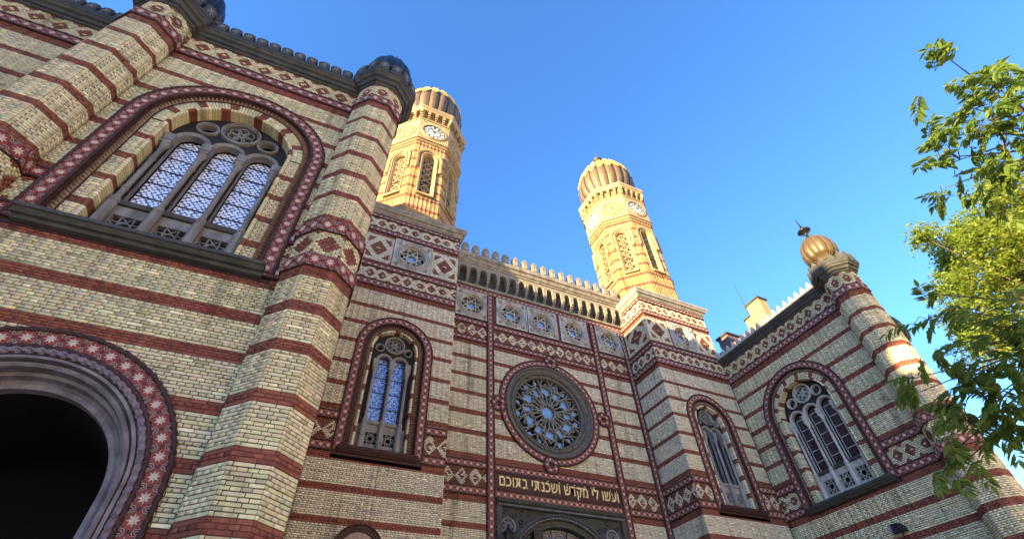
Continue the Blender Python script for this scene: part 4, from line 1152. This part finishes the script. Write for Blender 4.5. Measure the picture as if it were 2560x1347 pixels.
# ------------------------------------------------------------------ central facade
def center():
    t = thing('synagogue_facade', 'central brick facade between the towers with rose window and gilt Hebrew inscription', 'building', (11.5, DC, 0))
    acc, bands = Bricks(t), Bands(t); wall = MB(); fr = F_C
    x0, x1 = 5.44, 17.6; s1, s2, s3 = (8.05, 8.44), (14.95, 15.34), (17.25, 17.6)
    rc = (11.56, 13.7)
    hol = [Hole('circ', rc[0], rc[1], 2.86), Hole('rect', 8.44, 14.95, 0, 10.5)] + [Hole('rect', a, b, 0, 21) for a, b in (s1, s2, s3)]
    ros = [7.15, 9.6, 11.62, 13.78, 16.38]
    hol += [Hole('rect', x - .98, x + .98, 18.3, 20.3) for x in ros]
    z = band_zones(R_CEN, 0, 20.66, st(S_CEN) + [(9.4, 10.16, ('idia', .62, 15.6)), (17.12, 17.92, ('idia', .6, 6.6)), (18.27, 20.3, 'r')])
    lay(acc, wall, fr, x0, x1, z, hol, .066, .25, 'white')
    for z0, z1 in S_CEN[:2] + S_CEN[2:4]:
        for a, b in ((x0, s1[0]), (s1[1], s2[0]), (s2[1], s3[0])): bands.line(fr, a, b, z0, z1)
    bands.line(fr, x0, x1, *S_CEN[4])
    for a, b in (s1, s2, s3): bands.path(fr, [((a + b) / 2, 0), ((a + b) / 2, 20.3)], b - a, .045, rr=.045)
    for x in ros: rosette(t, fr, x, 19.33, 1.96)
    # rose window
    bands.path(fr, circ(rc[0], rc[1], 2.69, 64), .37, .05, closed=True, rr=.045)
    m = MB()
    sweep(m, fr, circ(rc[0], rc[1], 2.5, 64), [(.0, .03), (-.02, .1), (-.08, .12), (-.13, .04), (-.16, -.02), (-.32, -.06), (-.34, .0), (-.38, .02), (-.42, -.02), (-.44, -.12), (-.52, -.16), (-.54, -.11), (-.59, -.12), (-.62, -.35)], 'rose_stone', closed=True)
    for u, zz, a, s_ in resample(circ(rc[0], rc[1], 2.26, 64), .115, True):
        M = np.array(fr.mat(u, zz, -.05, a)); L4 = np.array([(-.045, -.07, 0), (.045, -.07, 0), (.0, .075, 0), (0, -.03, .07)])
        m.add(L4 @ M[:3, :3].T + M[:3, 3], [(0, 1, 3), (1, 2, 3), (2, 0, 3)], 'rose_stone')
    for i in range(16):
        q = 2 * PI * (i + .5) / 16; lathe_c = (rc[0] + 2.0 * math.cos(q), rc[1] + 2.0 * math.sin(q))
        sweep(m, fr, circ(lathe_c[0], lathe_c[1], .03, 8), [(-.03, -.07), (0, -.09), (.02, -.14)], 'stone_soot', closed=True)
    ro = m.build('rose_frame', t)
    tr = MB(); R = 1.9; C = rc; d0, d1 = -.36, -.20
    def pol(r, q): return (C[0] + r * math.cos(q), C[1] + r * math.sin(q))
    def loop(pts, w, dd):
        for i in range(len(pts)): bar(tr, fr, pts[i], pts[(i + 1) % len(pts)], w, d0, dd, 'rose_bar')
    loop([(C[0] + a_, C[1] + b_) for a_, b_ in star_pts(.50, .34, 12, 0)], .05, d1)
    panes = [[(C[0] + a_, C[1] + b_) for a_, b_ in star_pts(.46, .31, 12, 0)]]
    for i in range(6):
        q = i * PI / 3 + PI / 6; c = pol(1.25, q); hx = [(c[0] + a_, c[1] + b_) for a_, b_ in star_pts(.42, .25, 6, q)]
        loop(hx, .045, d1 - .004); panes.append([(c[0] + a_, c[1] + b_) for a_, b_ in star_pts(.40, .235, 6, q)])
        q2 = i * PI / 3; c2 = pol(1.18, q2); rc4 = [(c2[0] + .31 * math.cos(q2 + e), c2[1] + .31 * math.sin(q2 + e)) for e in (.62, PI - .62, PI + .62, -.62)]
        loop(rc4, .045, d1 - .008); panes.append([(c2[0] + (p[0] - c2[0]) * .92, c2[1] + (p[1] - c2[1]) * .92) for p in rc4])
        # rays tying the pieces together
        bar(tr, fr, pol(.50, q), pol(.83, q), .045, d0, d1 - .012, 'rose_bar'); bar(tr, fr, pol(.50, q2), pol(.93, q2), .045, d0, d1 - .016, 'rose_bar')
        for sg in (-1, 1):
            bar(tr, fr, pol(.50, q2), pol(.98, q2 + sg * .30), .042, d0, d1 - .02, 'rose_bar')
            bar(tr, fr, pol(.34, q + sg * PI / 12), pol(1.02, q + sg * .30), .042, d0, d1 - .024, 'rose_bar')
            bar(tr, fr, pol(1.45, q2 + sg * .14), pol(1.62, q + sg * -.05 - sg * .2), .042, d0, d1 - .028, 'rose_bar')
            a3, b3 = pol(1.62, q + sg * .17), pol(R, q + sg * .09); bar(tr, fr, a3, b3, .042, d0, d1 - .03, 'rose_bar')
            a3, b3 = pol(1.50, q2 + sg * .02), pol(R, q2 + sg * .16); bar(tr, fr, a3, b3, .042, d0, d1 - .034, 'rose_bar')
            a3, b3 = pol(1.25, q2 + sg * .24), pol(1.62, q2 + sg * .33); bar(tr, fr, a3, b3, .042, d0, d1 - .038, 'rose_bar'); bar(tr, fr, b3, pol(R, q2 + sg * .27), .042, d0, d1 - .04, 'rose_bar')
            c3 = pol(1.70, q2 + sg * .17); panes.append([(c3[0] + .14 * math.cos(e), c3[1] + .14 * math.sin(e)) for e in np.linspace(0, 2 * PI, 5, endpoint=False)])
            c3 = pol(.88, q2 + sg * .26); panes.append([(c3[0] + .10 * math.cos(e), c3[1] + .10 * math.sin(e)) for e in np.linspace(0, 2 * PI, 4, endpoint=False)])
    tr.build('rose_tracery', ro)
    for pn in panes:
        g = MB(); plate(g, fr, pn, [], d0 - .03, d0 - .01, 'glass_sky'); g.build('glass_pane', ro)
    b = MB(); plate(b, fr, list(reversed(circ(C[0], C[1], 2.0, 40))), [], d0 - .14, d0 - .1, 'unlit_recess'); b.build('rose_back', ro)
    # knots where the ring is tied to strips and bands
    for sx, sy, ax, ay in ((0, 1, 11.85, 16.62), (0, -1, 11.3, 10.82), (-1, 0, 8.66, 13.45), (1, 0, 14.75, 13.75)):
        k = MB()
        plate(k, fr, list(reversed(circ(ax, ay, .40, 24))), [circ(ax, ay, .09, 10)], .02, .075, 'tile_dark')
        rope(k, fr, circ(ax, ay, .40, 24), .04, .085, 'terracotta', closed=True, amp=0, sides=6, step=.1); rope(k, fr, circ(ax, ay, .11, 14), .04, .085, 'terracotta', closed=True, amp=0, sides=6, step=.06)
        k.build('tied_knot', t)
        for i in range(5):
            q = i * 2 * PI / 5 + .6; bands.todo.append((fr.mat(ax + .25 * math.cos(q), ay + .25 * math.sin(q), .08, q + PI / 2) @ Matrix.Diagonal((.8, .8, 1, 1)), .25))
    # inscription
    tx = MB(); box(tx, fr, 8.46, 14.93, 9.4, 10.16, -.05, .03, 'text_field')
    for zz in (9.43, 10.13): sweep(tx, fr, [(8.46, zz), (14.93, zz)], [(-.04, .03), (-.03, .07), (.03, .07), (.04, .03)], 'terracotta')
    to = tx.build('inscription_panel', t)
    cu = bpy.data.curves.new('letters', 'FONT'); cu.body = '\u05dd\u05db\u05d5\u05ea\u05d1 \u05d9\u05ea\u05e0\u05db\u05e9\u05d5 \u05e9\u05d3\u05e7\u05de \u05d9\u05dc \u05d5\u05e9\u05e2\u05d5'
    cu.extrude = .03; cu.offset = .014; cu.space_character = 1.06
    ob = bpy.data.objects.new('letters', cu); COL.objects.link(ob)
    dg = bpy.context.evaluated_depsgraph_get(); me = bpy.data.meshes.new_from_object(ob.evaluated_get(dg))
    COL.objects.unlink(ob); bpy.data.objects.remove(ob)
    co = np.zeros(len(me.vertices) * 3); me.vertices.foreach_get('co', co); co = co.reshape(-1, 3)
    ux0, ux1 = co[:, 0].min(), co[:, 0].max()
    # letter height from the em square: scale by width, height separately
    hb = .67
    u = 8.62 + (co[:, 0] - ux0) / (ux1 - ux0) * (14.78 - 8.62); zt = 9.58 + co[:, 1] * hb; dd = .045 + co[:, 2]
    W = fr.p(u, zt, dd); par = np.arange(len(W))
    polys = [tuple(p.vertices) for p in me.polygons]
    key = {}
    for i, v in enumerate(np.round(W, 4).tolist()): par[i] = key.setdefault(tuple(v), i)
    def root(i):
        while par[i] != i: par[i] = par[par[i]]; i = par[i]
        return i
    for p in polys:
        r0 = root(p[0])
        for v in p[1:]:
            r1 = root(v)
            if r1 != r0: par[r1] = r0
    grp = {}
    for p in polys: grp.setdefault(root(p[0]), []).append(p)
    for ps in grp.values():
        ids = sorted({v for p in ps for v in p}); ix = {v: i for i, v in enumerate(ids)}
        lm = MB(); lm.add(W[ids], [tuple(ix[v] for v in p) for p in ps], 'gilt_letter'); lm.build('hebrew_letter', to)
    dt = MB()
    for px in (11.03, 11.62, 12.05, 12.42, 12.95, 13.3, 14.38, 14.74): dt = MB(); plate(dt, fr, [(px + .03 * math.cos(q), 10.06 + .03 * math.sin(q)) for q in np.linspace(0, 2 * PI, 6, endpoint=False)], [], .03, .06, 'gilt_letter'); dt.build('letter_dot', to)
    # cornice with arcaded corbel table
    cm = MB()
    sweep(cm, fr, [(x0, 20.66), (x1, 20.66)], [(0, 0), (.01, .1), (.06, .14), (.14, .14), (.16, .05)], 'stone_corn')
    sweep(cm, fr, [(x0, 22.15), (x1, 22.15)], [(0, .34), (.04, .42), (.12, .44), (.16, .5), (.34, .58), (.40, .66), (.55, .70), (.62, .70), (.68, .60), (.70, -.6)], 'stone_corn')
    co_ = cm.build('main_cornice', t)
    bb = MB(); box(bb, fr, x0, x1, 20.8, 22.2, -.1, -.02, 'stone_black'); bb.build('arcade_back', t)
    n = 19; p = (x1 - x0) / n
    am = MB(); w = p / 2
    hl = list(reversed([(-.21, 0.0)] + [(-.21 * math.cos(q), .34 + .21 * math.sin(q)) for q in np.linspace(0, PI, 14)] + [(.21, 0.0)]))
    out = [(-w, 0), (-.215, 0)] + [(-.215 * math.cos(q), .34 + .215 * math.sin(q)) for q in np.linspace(0, PI, 14)] + [(.215, 0), (w, 0), (w, .86), (-w, .86)]
    plate(am, FLAT, out, [], -.36, 0, 'stone_corn')
    ap_ = [(-.215, 0)] + [(-.215 * math.cos(q), .34 + .215 * math.sin(q)) for q in np.linspace(0, PI, 14)] + [(.215, 0)]
    sweep(am, FLAT, ap_, [(.0, 0), (.01, .035), (.04, .035), (.05, .012), (.075, .03), (.085, 0)], 'stone_corn')
    for i, (za, dd, r) in enumerate(((-.05, .30, .09), (-.17, .22, .09), (-.29, .13, .08), (-.4, .05, .06))):
        for sx in (-1, 1):
            V = []
            for xx in (sx * w, sx * (w - .085)):
                for q in np.linspace(0, 2 * PI, 10, endpoint=False): V.append((xx, za + r * math.cos(q), dd - .34 + r * math.sin(q)))
            am.add(V, [(j, (j + 1) % 10, 10 + (j + 1) % 10, 10 + j) for j in range(10)] + [tuple(range(10)), tuple(range(19, 9, -1))], 'stone_corn')
    arc = am.data('corbel_arch')
    for i in range(n): put(bpy.data.objects.new('corbel_arch', arc), co_, fr.mat(x0 + (i + .5) * p, 21.34, .36))
    nm = int((x1 - x0) / .672)
    for i in range(nm): put(bpy.data.objects.new('merlon', MER_U), co_, fr.mat(x0 + (i + .5) * (x1 - x0) / nm, 22.86, .42))
    rf = MB(); box(rf, fr, x0, x1, 0, 22.6, -5, -.75, 'mortar')
    plate(rf, fr, [(x0, 9.1), (x1, 9.1), (x1, 18.25), (x0, 18.25)], [circ(rc[0], rc[1], 2.45, 50)], -.07, -.02, 'terracotta')
    # leave the window recesses clear: the core stands behind them
    rf.build('facade_core', t)
    # portal
    pm = MB(); px0, px1 = 8.46, 14.93; pc = 11.55
    box(pm, fr, px0, px1, 0, 9.05, -.6, -.5, 'stone_soot')
    for a, b in ((px0, px0 + .25), (px1 - .25, px1)): box(pm, fr, a, b, 0, 8.75, -.5, .1, 'stone_black')
    sweep(pm, fr, [(px0, 8.72), (px1, 8.72)], [(0, -.4), (.02, .1), (.08, .14), (.14, .1), (.2, .18), (.33, .2), (.33, -.4)], 'stone_soot')
    for i in range(60): box(pm, fr, px0 + .1 + i * .105, px0 + .165 + i * .105, 8.77, 8.83, .1, .16, 'stone_grey')
    po = pm.build('portal_frame', t)
    pa = MB(); zs = 5.85; Ra = 2.75
    plate(pa, fr, [(px0 + .25, 0)] + [(pc - Ra, 0)] + [(pc - Ra * math.cos(q), zs + Ra * math.sin(q)) for q in np.linspace(0, PI, 40)] + [(pc + Ra, 0), (px1 - .25, 0), (px1 - .25, 8.75), (px0 + .25, 8.75)], [], -.5, -.02, 'stone_soot')
    sweep(pa, fr, arch(pc, 0, zs, Ra, 50), [(.16, -.02), (.14, .06), (.02, .1), (-.02, .04), (-.1, .02), (-.12, -.08), (-.22, -.1), (-.24, -.04), (-.36, -.06), (-.38, -.3)], 'stone_black')
    for u, z_, a, s_ in resample(arch(pc, 4, zs, Ra - .05, 50), .17):
        M = np.array(fr.mat(u, z_, .03, a)); B8 = np.array([(-.06, -.03, 0), (.06, -.03, 0), (.06, .03, 0), (-.06, .03, 0), (-.05, -.02, .05), (.05, -.02, .05), (.05, .02, .05), (-.05, .02, .05)])
        pa.add(B8 @ M[:3, :3].T + M[:3, 3], BOXF, 'stone_grey')
    pa.build('portal_arch', po)
    tp = MB()
    for i in range(9):
        a0 = PI * (i + .1) / 9; a1 = PI * (i + .9) / 9
        pts = [(pc + r * math.cos(q), zs + r * math.sin(q)) for r, qs in ((1.0, np.linspace(a0, a1, 5)), (2.3, np.linspace(a1, a0, 6))) for q in qs]
        plate(tp, fr, pts, [], -.5, -.36, 'portal_carving'); sweep(tp, fr, pts, [(-.05, -.36), (-.02, -.3), (.03, -.3), (.05, -.36)], 'stone_grey', closed=True)
        qm = (a0 + a1) / 2
        for r in (1.45, 1.95): 
            sweep(tp, fr, circ(pc + r * math.cos(qm), zs + r * math.sin(qm), .2, 16), [(-.03, -.36), (0, -.31), (.03, -.36)], 'stone_grey', closed=True)
            lattice_star(tp, fr, pc + r * math.cos(qm), zs + r * math.sin(qm), .17, 6, 2, .03, -.36, -.33, 'stone_grey', qm)
    tp.build('tympanum', po)
    for sx in (-1, 1):
        sp = MB(); cxs = pc + sx * 2.55; cz = 8.02
        sweep(sp, fr, circ(cxs, cz, .3, 24), [(-.05, -.02), (-.02, .05), (.03, .05), (.05, -.02)], 'stone_grey', closed=True)
        lattice_star(sp, fr, cxs, cz, .24, 8, 3, .025, -.02, .02, 'stone_grey', 0)
        for k in range(26):
            q = k * 2.4; r = .42 + .028 * k
            u, z_ = cxs + r * math.cos(q), cz + r * math.sin(q)
            if abs(u - pc) < 2.95 and z_ < 8.6 and (u - pc) ** 2 + (z_ - zs) ** 2 > (Ra + .3) ** 2: sweep(sp, fr, circ(u, z_, .085, 10), [(-.025, -.02), (0, .025), (.025, -.02)], 'stone_black', closed=True)
        sp.build('spandrel_carving', po)
    walls = {wall: wall.build('brick_wall', t)}
    finish_bricks(acc, walls, 'white'); bands.finish()
mat('rose_bar', (.23, .22, .19), .75, noise=.8, scale=5, dark=(.11, .105, .09))
mat('rose_stone', (.125, .12, .105), .75, noise=1, scale=4, dark=(.05, .048, .042), bump=.4, bscale=20)
mat('portal_carving', (.22, .17, .18), .8, noise=.9, scale=7, dark=(.08, .055, .06))
center()
# ------------------------------------------------------------------ roofs behind, unseen houses added for shade and bounce
def gable():
    t = thing('chimney_stack', 'stepped yellow chimney stack rising behind the merlons of the right wing', 'chimney', (26.6, 14.6, 0))
    m = MB(); f = Fr((26, 0, 0), (0, -1, 0), (-1, 0, 0))
    box(m, f, -15.4, -14.35, 0, 22.55, -.75, 0, 'brick_lit'); m.build('stack', t)
    c = MB(); box(c, f, -15.48, -14.27, 22.55, 22.68, -.83, .08, 'stone_soot'); c.build('stack_cap', t)
    m = MB(); box(m, f, -15.95, -15.41, 0, 21.75, -.75, -.02, 'brick_lit'); m.build('stack_shoulder', t)
    c = MB(); box(c, f, -16.03, -15.41, 21.75, 21.85, -.8, .06, 'stone_soot'); c.build('shoulder_cap', t)
    t2 = thing('party_wall', 'dark stepped party wall between right tower and yellow chimney stack', 'wall', (26.6, 17.6, 0))
    m = MB(); box(m, f, -19.5, -15.96, 0, 21.0, -1.3, -.04, 'wall_violet'); m.build('wall_face', t2)
    m = MB(); box(m, f, -18.6, -17.7, 21.0, 21.9, -1.3, -.04, 'wall_violet'); box(m, f, -18.7, -17.6, 21.9, 22.05, -1.4, .05, 'stone_soot'); m.build('wall_step', t2)
    t3 = thing('antenna', 'thin dark antenna rod beside the yellow chimney stack', 'antenna', (26.5, 15.0, 21.9))
    m = MB(); tube3(m, [(26.5, 15.75, 21.8), (26.5, 15.75, 25.2)], [.03, .015], 'iron', 6); tube3(m, [(26.4, 15.75, 21.8), (26.6, 15.75, 21.8)], [.05, .05], 'iron', 6); m.build('rod', t3)
mat('wall_violet', (.17, .12, .13), .9, noise=.6, scale=3)
gable()

def shade_caster():  # unseen house; height and roof steps shaped for the shadow edge on the facade
    t = thing('shade_caster_house', 'unseen plastered house at left, stepped and notched to shade the facade', 'building', (-28, 3, 0))
    f = Fr((-22, 0, 0), (0, 1, 0), (1, 0, 0))
    m = MB(); box(m, f, -.3, 22, 0, 28.1, -12, 0, 'plaster'); box(m, f, -5.0, -.31, 0, 26.8, -12, -.01, 'plaster'); box(m, f, -7.4, -5.01, 0, 21.4, -12, -.02, 'plaster'); m.build('wall', t)
    m = MB(); box(m, f, -.3, 22, 28.1, 28.5, -12.3, .0, 'roof_tile'); box(m, f, -5.0, -.31, 26.8, 27.7, -12, -.01, 'roof_tile'); box(m, f, -7.4, -5.01, 24.1, 27.2, -12, -.02, 'plaster'); m.build('roof', t)
    for d in (-.6, -11.5): c = MB(); box(c, f, -7.35, -7.1, 21.4, 24.1, d - .15, d + .15, 'plaster'); c.build('notch_post', t)  # open corner invented to let a sun patch reach the right pier
    for i in range(6):
        for k in range(5):
            w = MB(); u = -.5 + i * 4; z = 3 + k * 4.4
            box(w, f, u - .6, u + .6, z, z + 2.2, -.02, .03, 'glass_plain'); box(w, f, u - .75, u + .75, z - .15, z, -.02, .2, 'frame_white'); w.build('window', t)
shade_caster()

def bounce_block():  # unseen house added and turned to bounce sun into the shaded court
    q = math.radians(135); N = (math.cos(q), math.sin(q), 0); U = (-N[1], N[0], 0); f = Fr((19, -19, 0), U, N)
    t = thing('bounce_house', 'unseen pale house behind the viewer, added to bounce sun onto the facade', 'building', (22, -22, 0))
    m = MB(); box(m, f, -24, 24, 0, 24, -12, 0, 'plaster_light'); m.build('wall', t)
    m = MB(); box(m, f, -24.4, 24.4, 24, 24.6, -12.4, .5, 'plaster_light'); box(m, f, -23.5, 23.5, 24.6, 27, -11, -1, 'roof_tile'); m.build('roof', t)
    for i in range(11):
        for k in range(5):
            w = MB(); u = -20 + i * 4; z = 2.2 + k * 4.4
            box(w, f, u - .6, u + .6, z, z + 2.3, -.02, .03, 'glass_plain'); box(w, f, u - .8, u + .8, z - .16, z, -.02, .22, 'plaster_light'); w.build('window', t)
bounce_block()

def lamp(name, label, fr, u, z, d):
    t = thing(name, label, 'lamp', tuple(fr.p(u, z, 0)))
    m = MB(); c = fr.p(u, 0, d)
    tube3(m, [tuple(fr.p(u, z - .25, 0)), tuple(fr.p(u, z - .1, d * .6)), tuple(fr.p(u, z, d))], [.03, .03, .03], 'iron', 6); m.build('bracket', t)
    m = MB(); lathe(m, c, [(.04, z - .32), (.14, z - .28), (.20, z + .05), (.24, z + .08), (.12, z + .2), (.03, z + .34), (.0, z + .42)], 8, 'iron', sq=False); m.build('lantern', t)
lamp('wall_lantern', 'black iron lantern on the left side of the portal', F_C, 8.75, 7.5, .55)
def flood(label, fr, u, z, d):
    t = thing('floodlight', label, 'lamp', tuple(fr.p(u, z, 0)))
    m = MB(); tube3(m, [tuple(fr.p(u, z - .3, -.1)), tuple(fr.p(u, z - .3, d)), tuple(fr.p(u, z, d))], [.03] * 3, 'iron', 6); m.build('bracket', t)
    m = MB(); V = fr.p([u - .2, u + .2, u + .2, u - .2, u - .18, u + .18, u + .18, u - .18], [z - .12, z - .12, z + .2, z + .26, z - .05, z - .05, z + .14, z + .14], [d + .22] * 4 + [d - .15] * 4); m.add(V, BOXF, 'iron'); m.build('lamp_head', t)
flood('black floodlight in front of the portal arch', F_C, 10.0, 7.55, .5)
flood('small black floodlight low on the right wing wall', F_RW, -11.9, 7.12, .2)

# ------------------------------------------------------------------ trees
def leaflet(V, F, base, dirv, up, L, W):
    """folded pointed leaflet"""
    dirv = dirv.normalized(); side = dirv.cross(up)
    if side.length < 1e-3: side = dirv.orthogonal()
    side.normalize(); nrm = side.cross(dirv)
    b = len(V)
    V += [base, base + dirv * L * .35 + side * W * .5 + nrm * W * .12, base + dirv * L * .38 - nrm * W * .05, base + dirv * L * .35 - side * W * .5 + nrm * W * .12,
          base + dirv * L * .72 + side * W * .34 + nrm * W * .04, base + dirv * L * .72 - side * W * .34 + nrm * W * .04, base + dirv * L - nrm * W * .25]
    F += [(b, b + 1, b + 2), (b, b + 2, b + 3), (b + 1, b + 4, b + 6, b + 2), (b + 3, b + 2, b + 6, b + 5)]

def rv3(r): return Vector((r.gauss(0, 1), r.gauss(0, 1), r.gauss(0, 1)))
def near_tree():
    r = random.Random(21); base = Vector((8.6, -1.7, 0))
    t = thing('leafy_tree', 'near tree with long drooping feathery leaves hanging in from the right edge', 'tree', tuple(base))
    tk = MB(); top = Vector((8.3, -1.2, 4.6))
    tube3(tk, [base, base + Vector((-.05, .1, 1.6)), base + Vector((-.1, .25, 3.2)), top], [.2, .17, .14, .11], 'bark', 9); tk.build('trunk', t)
    # (centre, spread, compound leaves, leaf scale)
    cl = [((4.77, -0.25, 6.16), 0.07, 7), ((4.83, -0.25, 5.63), 0.12, 15), ((4.93, -0.03, 5.68), 0.15, 18), ((4.96, -0.04, 5.32), 0.18, 24), ((5.11, 0.21, 5.77), 0.07, 6), ((5.10, 0.34, 5.45), 0.13, 16), ((5.09, 0.27, 5.13), 0.15, 18), ((5.18, 0.43, 5.67), 0.05, 4), ((5.24, 0.60, 5.40), 0.06, 7), ((5.23, 0.41, 5.09), 0.05, 4), ((4.88, -0.16, 5.26), 0.15, 20), ((5.07, 0.13, 4.99), 0.15, 14), ((5.04, 0.14, 5.46), 0.14, 14), ((5.54, 1.37, 4.72), 0.04, 3), ((5.49, 1.55, 4.50), 0.05, 5), ((5.49, 1.28, 4.41), 0.05, 5), ((5.52, 1.66, 4.14), 0.08, 6), ((5.49, 1.45, 4.09), 0.08, 7), ((5.38, 1.19, 3.97), 0.13, 22), ((5.38, 1.31, 3.63), 0.16, 34), ((5.44, 1.57, 3.60), 0.13, 26), ((5.40, 1.80, 3.48), 0.09, 16), ((5.39, 1.00, 4.05), 0.14, 22), ((5.45, 1.97, 4.06), 0.06, 7), ((5.49, 2.02, 3.94), 0.04, 4), ((5.47, 2.03, 3.37), 0.05, 10), ((5.46, 2.18, 3.21), 0.04, 5), ((5.41, 1.59, 3.34), 0.10, 14), ((5.40, 1.43, 3.79), 0.10, 14)]
    br = MB(); lf = {'lit': ([], []), 'sh': ([], [])}
    low = base + Vector((-.1, .3, 3.3)); f1 = Vector((6.0, -.25, 5.45)); f2 = Vector((6.35, .75, 3.95))
    tube3(br, [top, top + Vector((-.7, .15, .55)), Vector((6.8, -.6, 5.4)), f1], [.10, .075, .05, .035], 'bark', 7)
    tube3(br, [low, low + Vector((-.6, .6, .35)), Vector((7.1, .1, 3.95)), f2], [.09, .07, .05, .035], 'bark', 7)
    tube3(br, [top, top + Vector((.2, -.2, 1.2)), top + Vector((.5, -.1, 2.4))], [.09, .06, .02], 'bark', 7)
    nv = len(cl)
    rr_ = random.Random(4)                                  # the rest of the crown round the trunk
    for q in range(46):
        a_ = rr_.uniform(0, 2 * PI); R_ = rr_.uniform(.5, 2.3); cl.append(((8.6 + R_ * math.cos(a_), -2.0 + R_ * math.sin(a_) * .9, rr_.uniform(4.3, 7.2)), .22, 14))
    for q in range(9): cl.append((tuple(f1.lerp(top, q / 9) + Vector((rr_.uniform(-.2, .2), rr_.uniform(-.4, 0), rr_.uniform(-.2, .3)))), .14, 10)); cl.append((tuple(f2.lerp(low, (q + .5) / 9) + Vector((rr_.uniform(0, .3), rr_.uniform(-.4, 0), rr_.uniform(-.2, .2)))), .14, 10))
    for i, (c, sg_, n) in enumerate(cl):
        c = Vector(c)
        if i >= nv:
            px, py, pz = project(np.array([tuple(c)]))
            if pz[0] > 0 and px[0] < 2640 and -60 < py[0] < 1400: continue
        s = (sg_,) * 3; k = 1.0; st = (f1 if i < 13 else f2) if i < nv else top + Vector((0, 0, .5))
        mid = st.lerp(c, .5) + Vector((r.uniform(-.08, .08), r.uniform(-.08, .08), r.uniform(.03, .12)))
        tube3(br, [st, mid, c], [.016, .010, .004] if i < nv else [.04, .025, .006], 'bark', 5)
        for j in range(max(2, int(n * .62))):
            p = c + Vector((r.gauss(0, s[0]), r.gauss(0, s[1]), r.gauss(0, s[2])))
            tw = c.lerp(p, .35) + Vector((0, 0, .06))
            if r.random() < .5: tube3(br, [c, tw, p], [.006, .004, .003], 'bark', 4)
            d = (p - st).normalized() * .6 + rv3(r) * .45; d.z -= .15; d.normalize()
            L = r.uniform(.15, .26) * k; m = r.choice((6, 7, 8)); V, F = lf['lit']
            q = p.copy(); dd = d.copy(); prev = q.copy(); ra = [q.copy()]
            for a in range(m):
                dd = (dd + Vector((0, 0, -.10))).normalized(); q = q + dd * (L / m); up = Vector((0, 0, 1)); side = dd.cross(up).normalized(); ra.append(q.copy())
                ll = .125 * k * (1 - .45 * abs(a / m - .35)) * r.uniform(.85, 1.15)
                for sg in (-1, 1): leaflet(V, F, q, side * sg * .85 + dd * .55 + Vector((0, 0, -.35)) + rv3(r) * .13, up + rv3(r) * .35, ll, ll * .38)
            leaflet(V, F, q, dd, up, .11 * k, .04 * k)
            tube3(br, [ra[0], ra[len(ra) // 2], ra[-1]], [.003, .0025, .0015], 'leaf_stalk', 4)
    br.build('branches', t)
    V, F = lf['lit']; m = MB(); m.add([tuple(v) for v in V], F, 'leaf_near'); m.build('crown', t, kind='stuff')
mat('leaf_stalk', (.09, .10, .03), .7)
near_tree()

def far_tree():
    r = random.Random(5); base = Vector((30.2, 2.6, 0))
    t = thing('crown_tree', 'sunlit small-leaved tree standing beyond the right wing', 'tree', tuple(base))
    tk = MB(); tube3(tk, [base, base + Vector((-.1, .1, 5)), base + Vector((-.5, .4, 10)), base + Vector((-1.2, .8, 15))], [.4, .33, .24, .12], 'bark', 10); tk.build('trunk', t)
    limbs = MB(); V = []; F = []
    blobs = [((25.2, 5.0, 18.6), 0.45), ((26.6, 4.8, 18.7), 0.75), ((27.9, 3.9, 19.2), 1.00), ((25.8, 2.2, 18.3), 0.70), ((26.9, 1.3, 18.9), 1.10), ((28.2, 5.0, 18.4), 1.10), ((26.4, 3.4, 17.1), 1.40), ((27.7, 2.6, 17.5), 1.50), ((28.5, 6.3, 17.4), 0.90), ((26.8, 4.9, 16.1), 1.40), ((28.3, 4.5, 15.8), 1.70), ((29.0, 7.0, 16.2), 0.90), ((27.2, 6.0, 14.7), 1.20), ((28.8, 5.7, 14.3), 1.60), ((28.2, 5.7, 18.2), 0.60), ((27.6, 6.6, 13.6), 1.20), ((27.5, 1.6, 17.9), 1.30), ((29.4, 3.1, 16.8), 1.80)]
    for c, R in blobs:
        c = Vector(c); s0 = base + Vector((-.6, .5, min(11, c.z - 4)))
        tube3(limbs, [s0, s0.lerp(c, .5) + Vector((0, 0, .4)), c], [.12, .07, .02], 'bark', 5)
        for k in range(int(30 * R * R) + 8):
            dv = rv3(r).normalized(); dv.z *= .75; p = c + dv * R * r.uniform(.5, 1.15); p.z += R * .1
            tube3(limbs, [c.lerp(p, .3), p], [.02, .006], 'bark', 3)
            cs = r.uniform(.14, .30)
            for j in range(40):
                q = p + Vector((r.gauss(0, cs), r.gauss(0, cs), r.gauss(0, cs * .3))); d = rv3(r); d.z *= .5; L = r.uniform(.13, .22)
                d.normalize(); up = (Vector((0, 0, 1)) + rv3(r) * .6).normalized(); sd_ = d.cross(up).normalized(); b = len(V)
                V += [q, q + d * L * .5 + sd_ * L * .27, q + d * L, q + d * L * .5 - sd_ * L * .27]; F.append((b, b + 1, b + 2, b + 3))
    limbs.build('limbs', t); m = MB(); m.add([tuple(v) for v in V], F, 'leaf_far'); m.build('crown', t, kind='stuff')
far_tree()
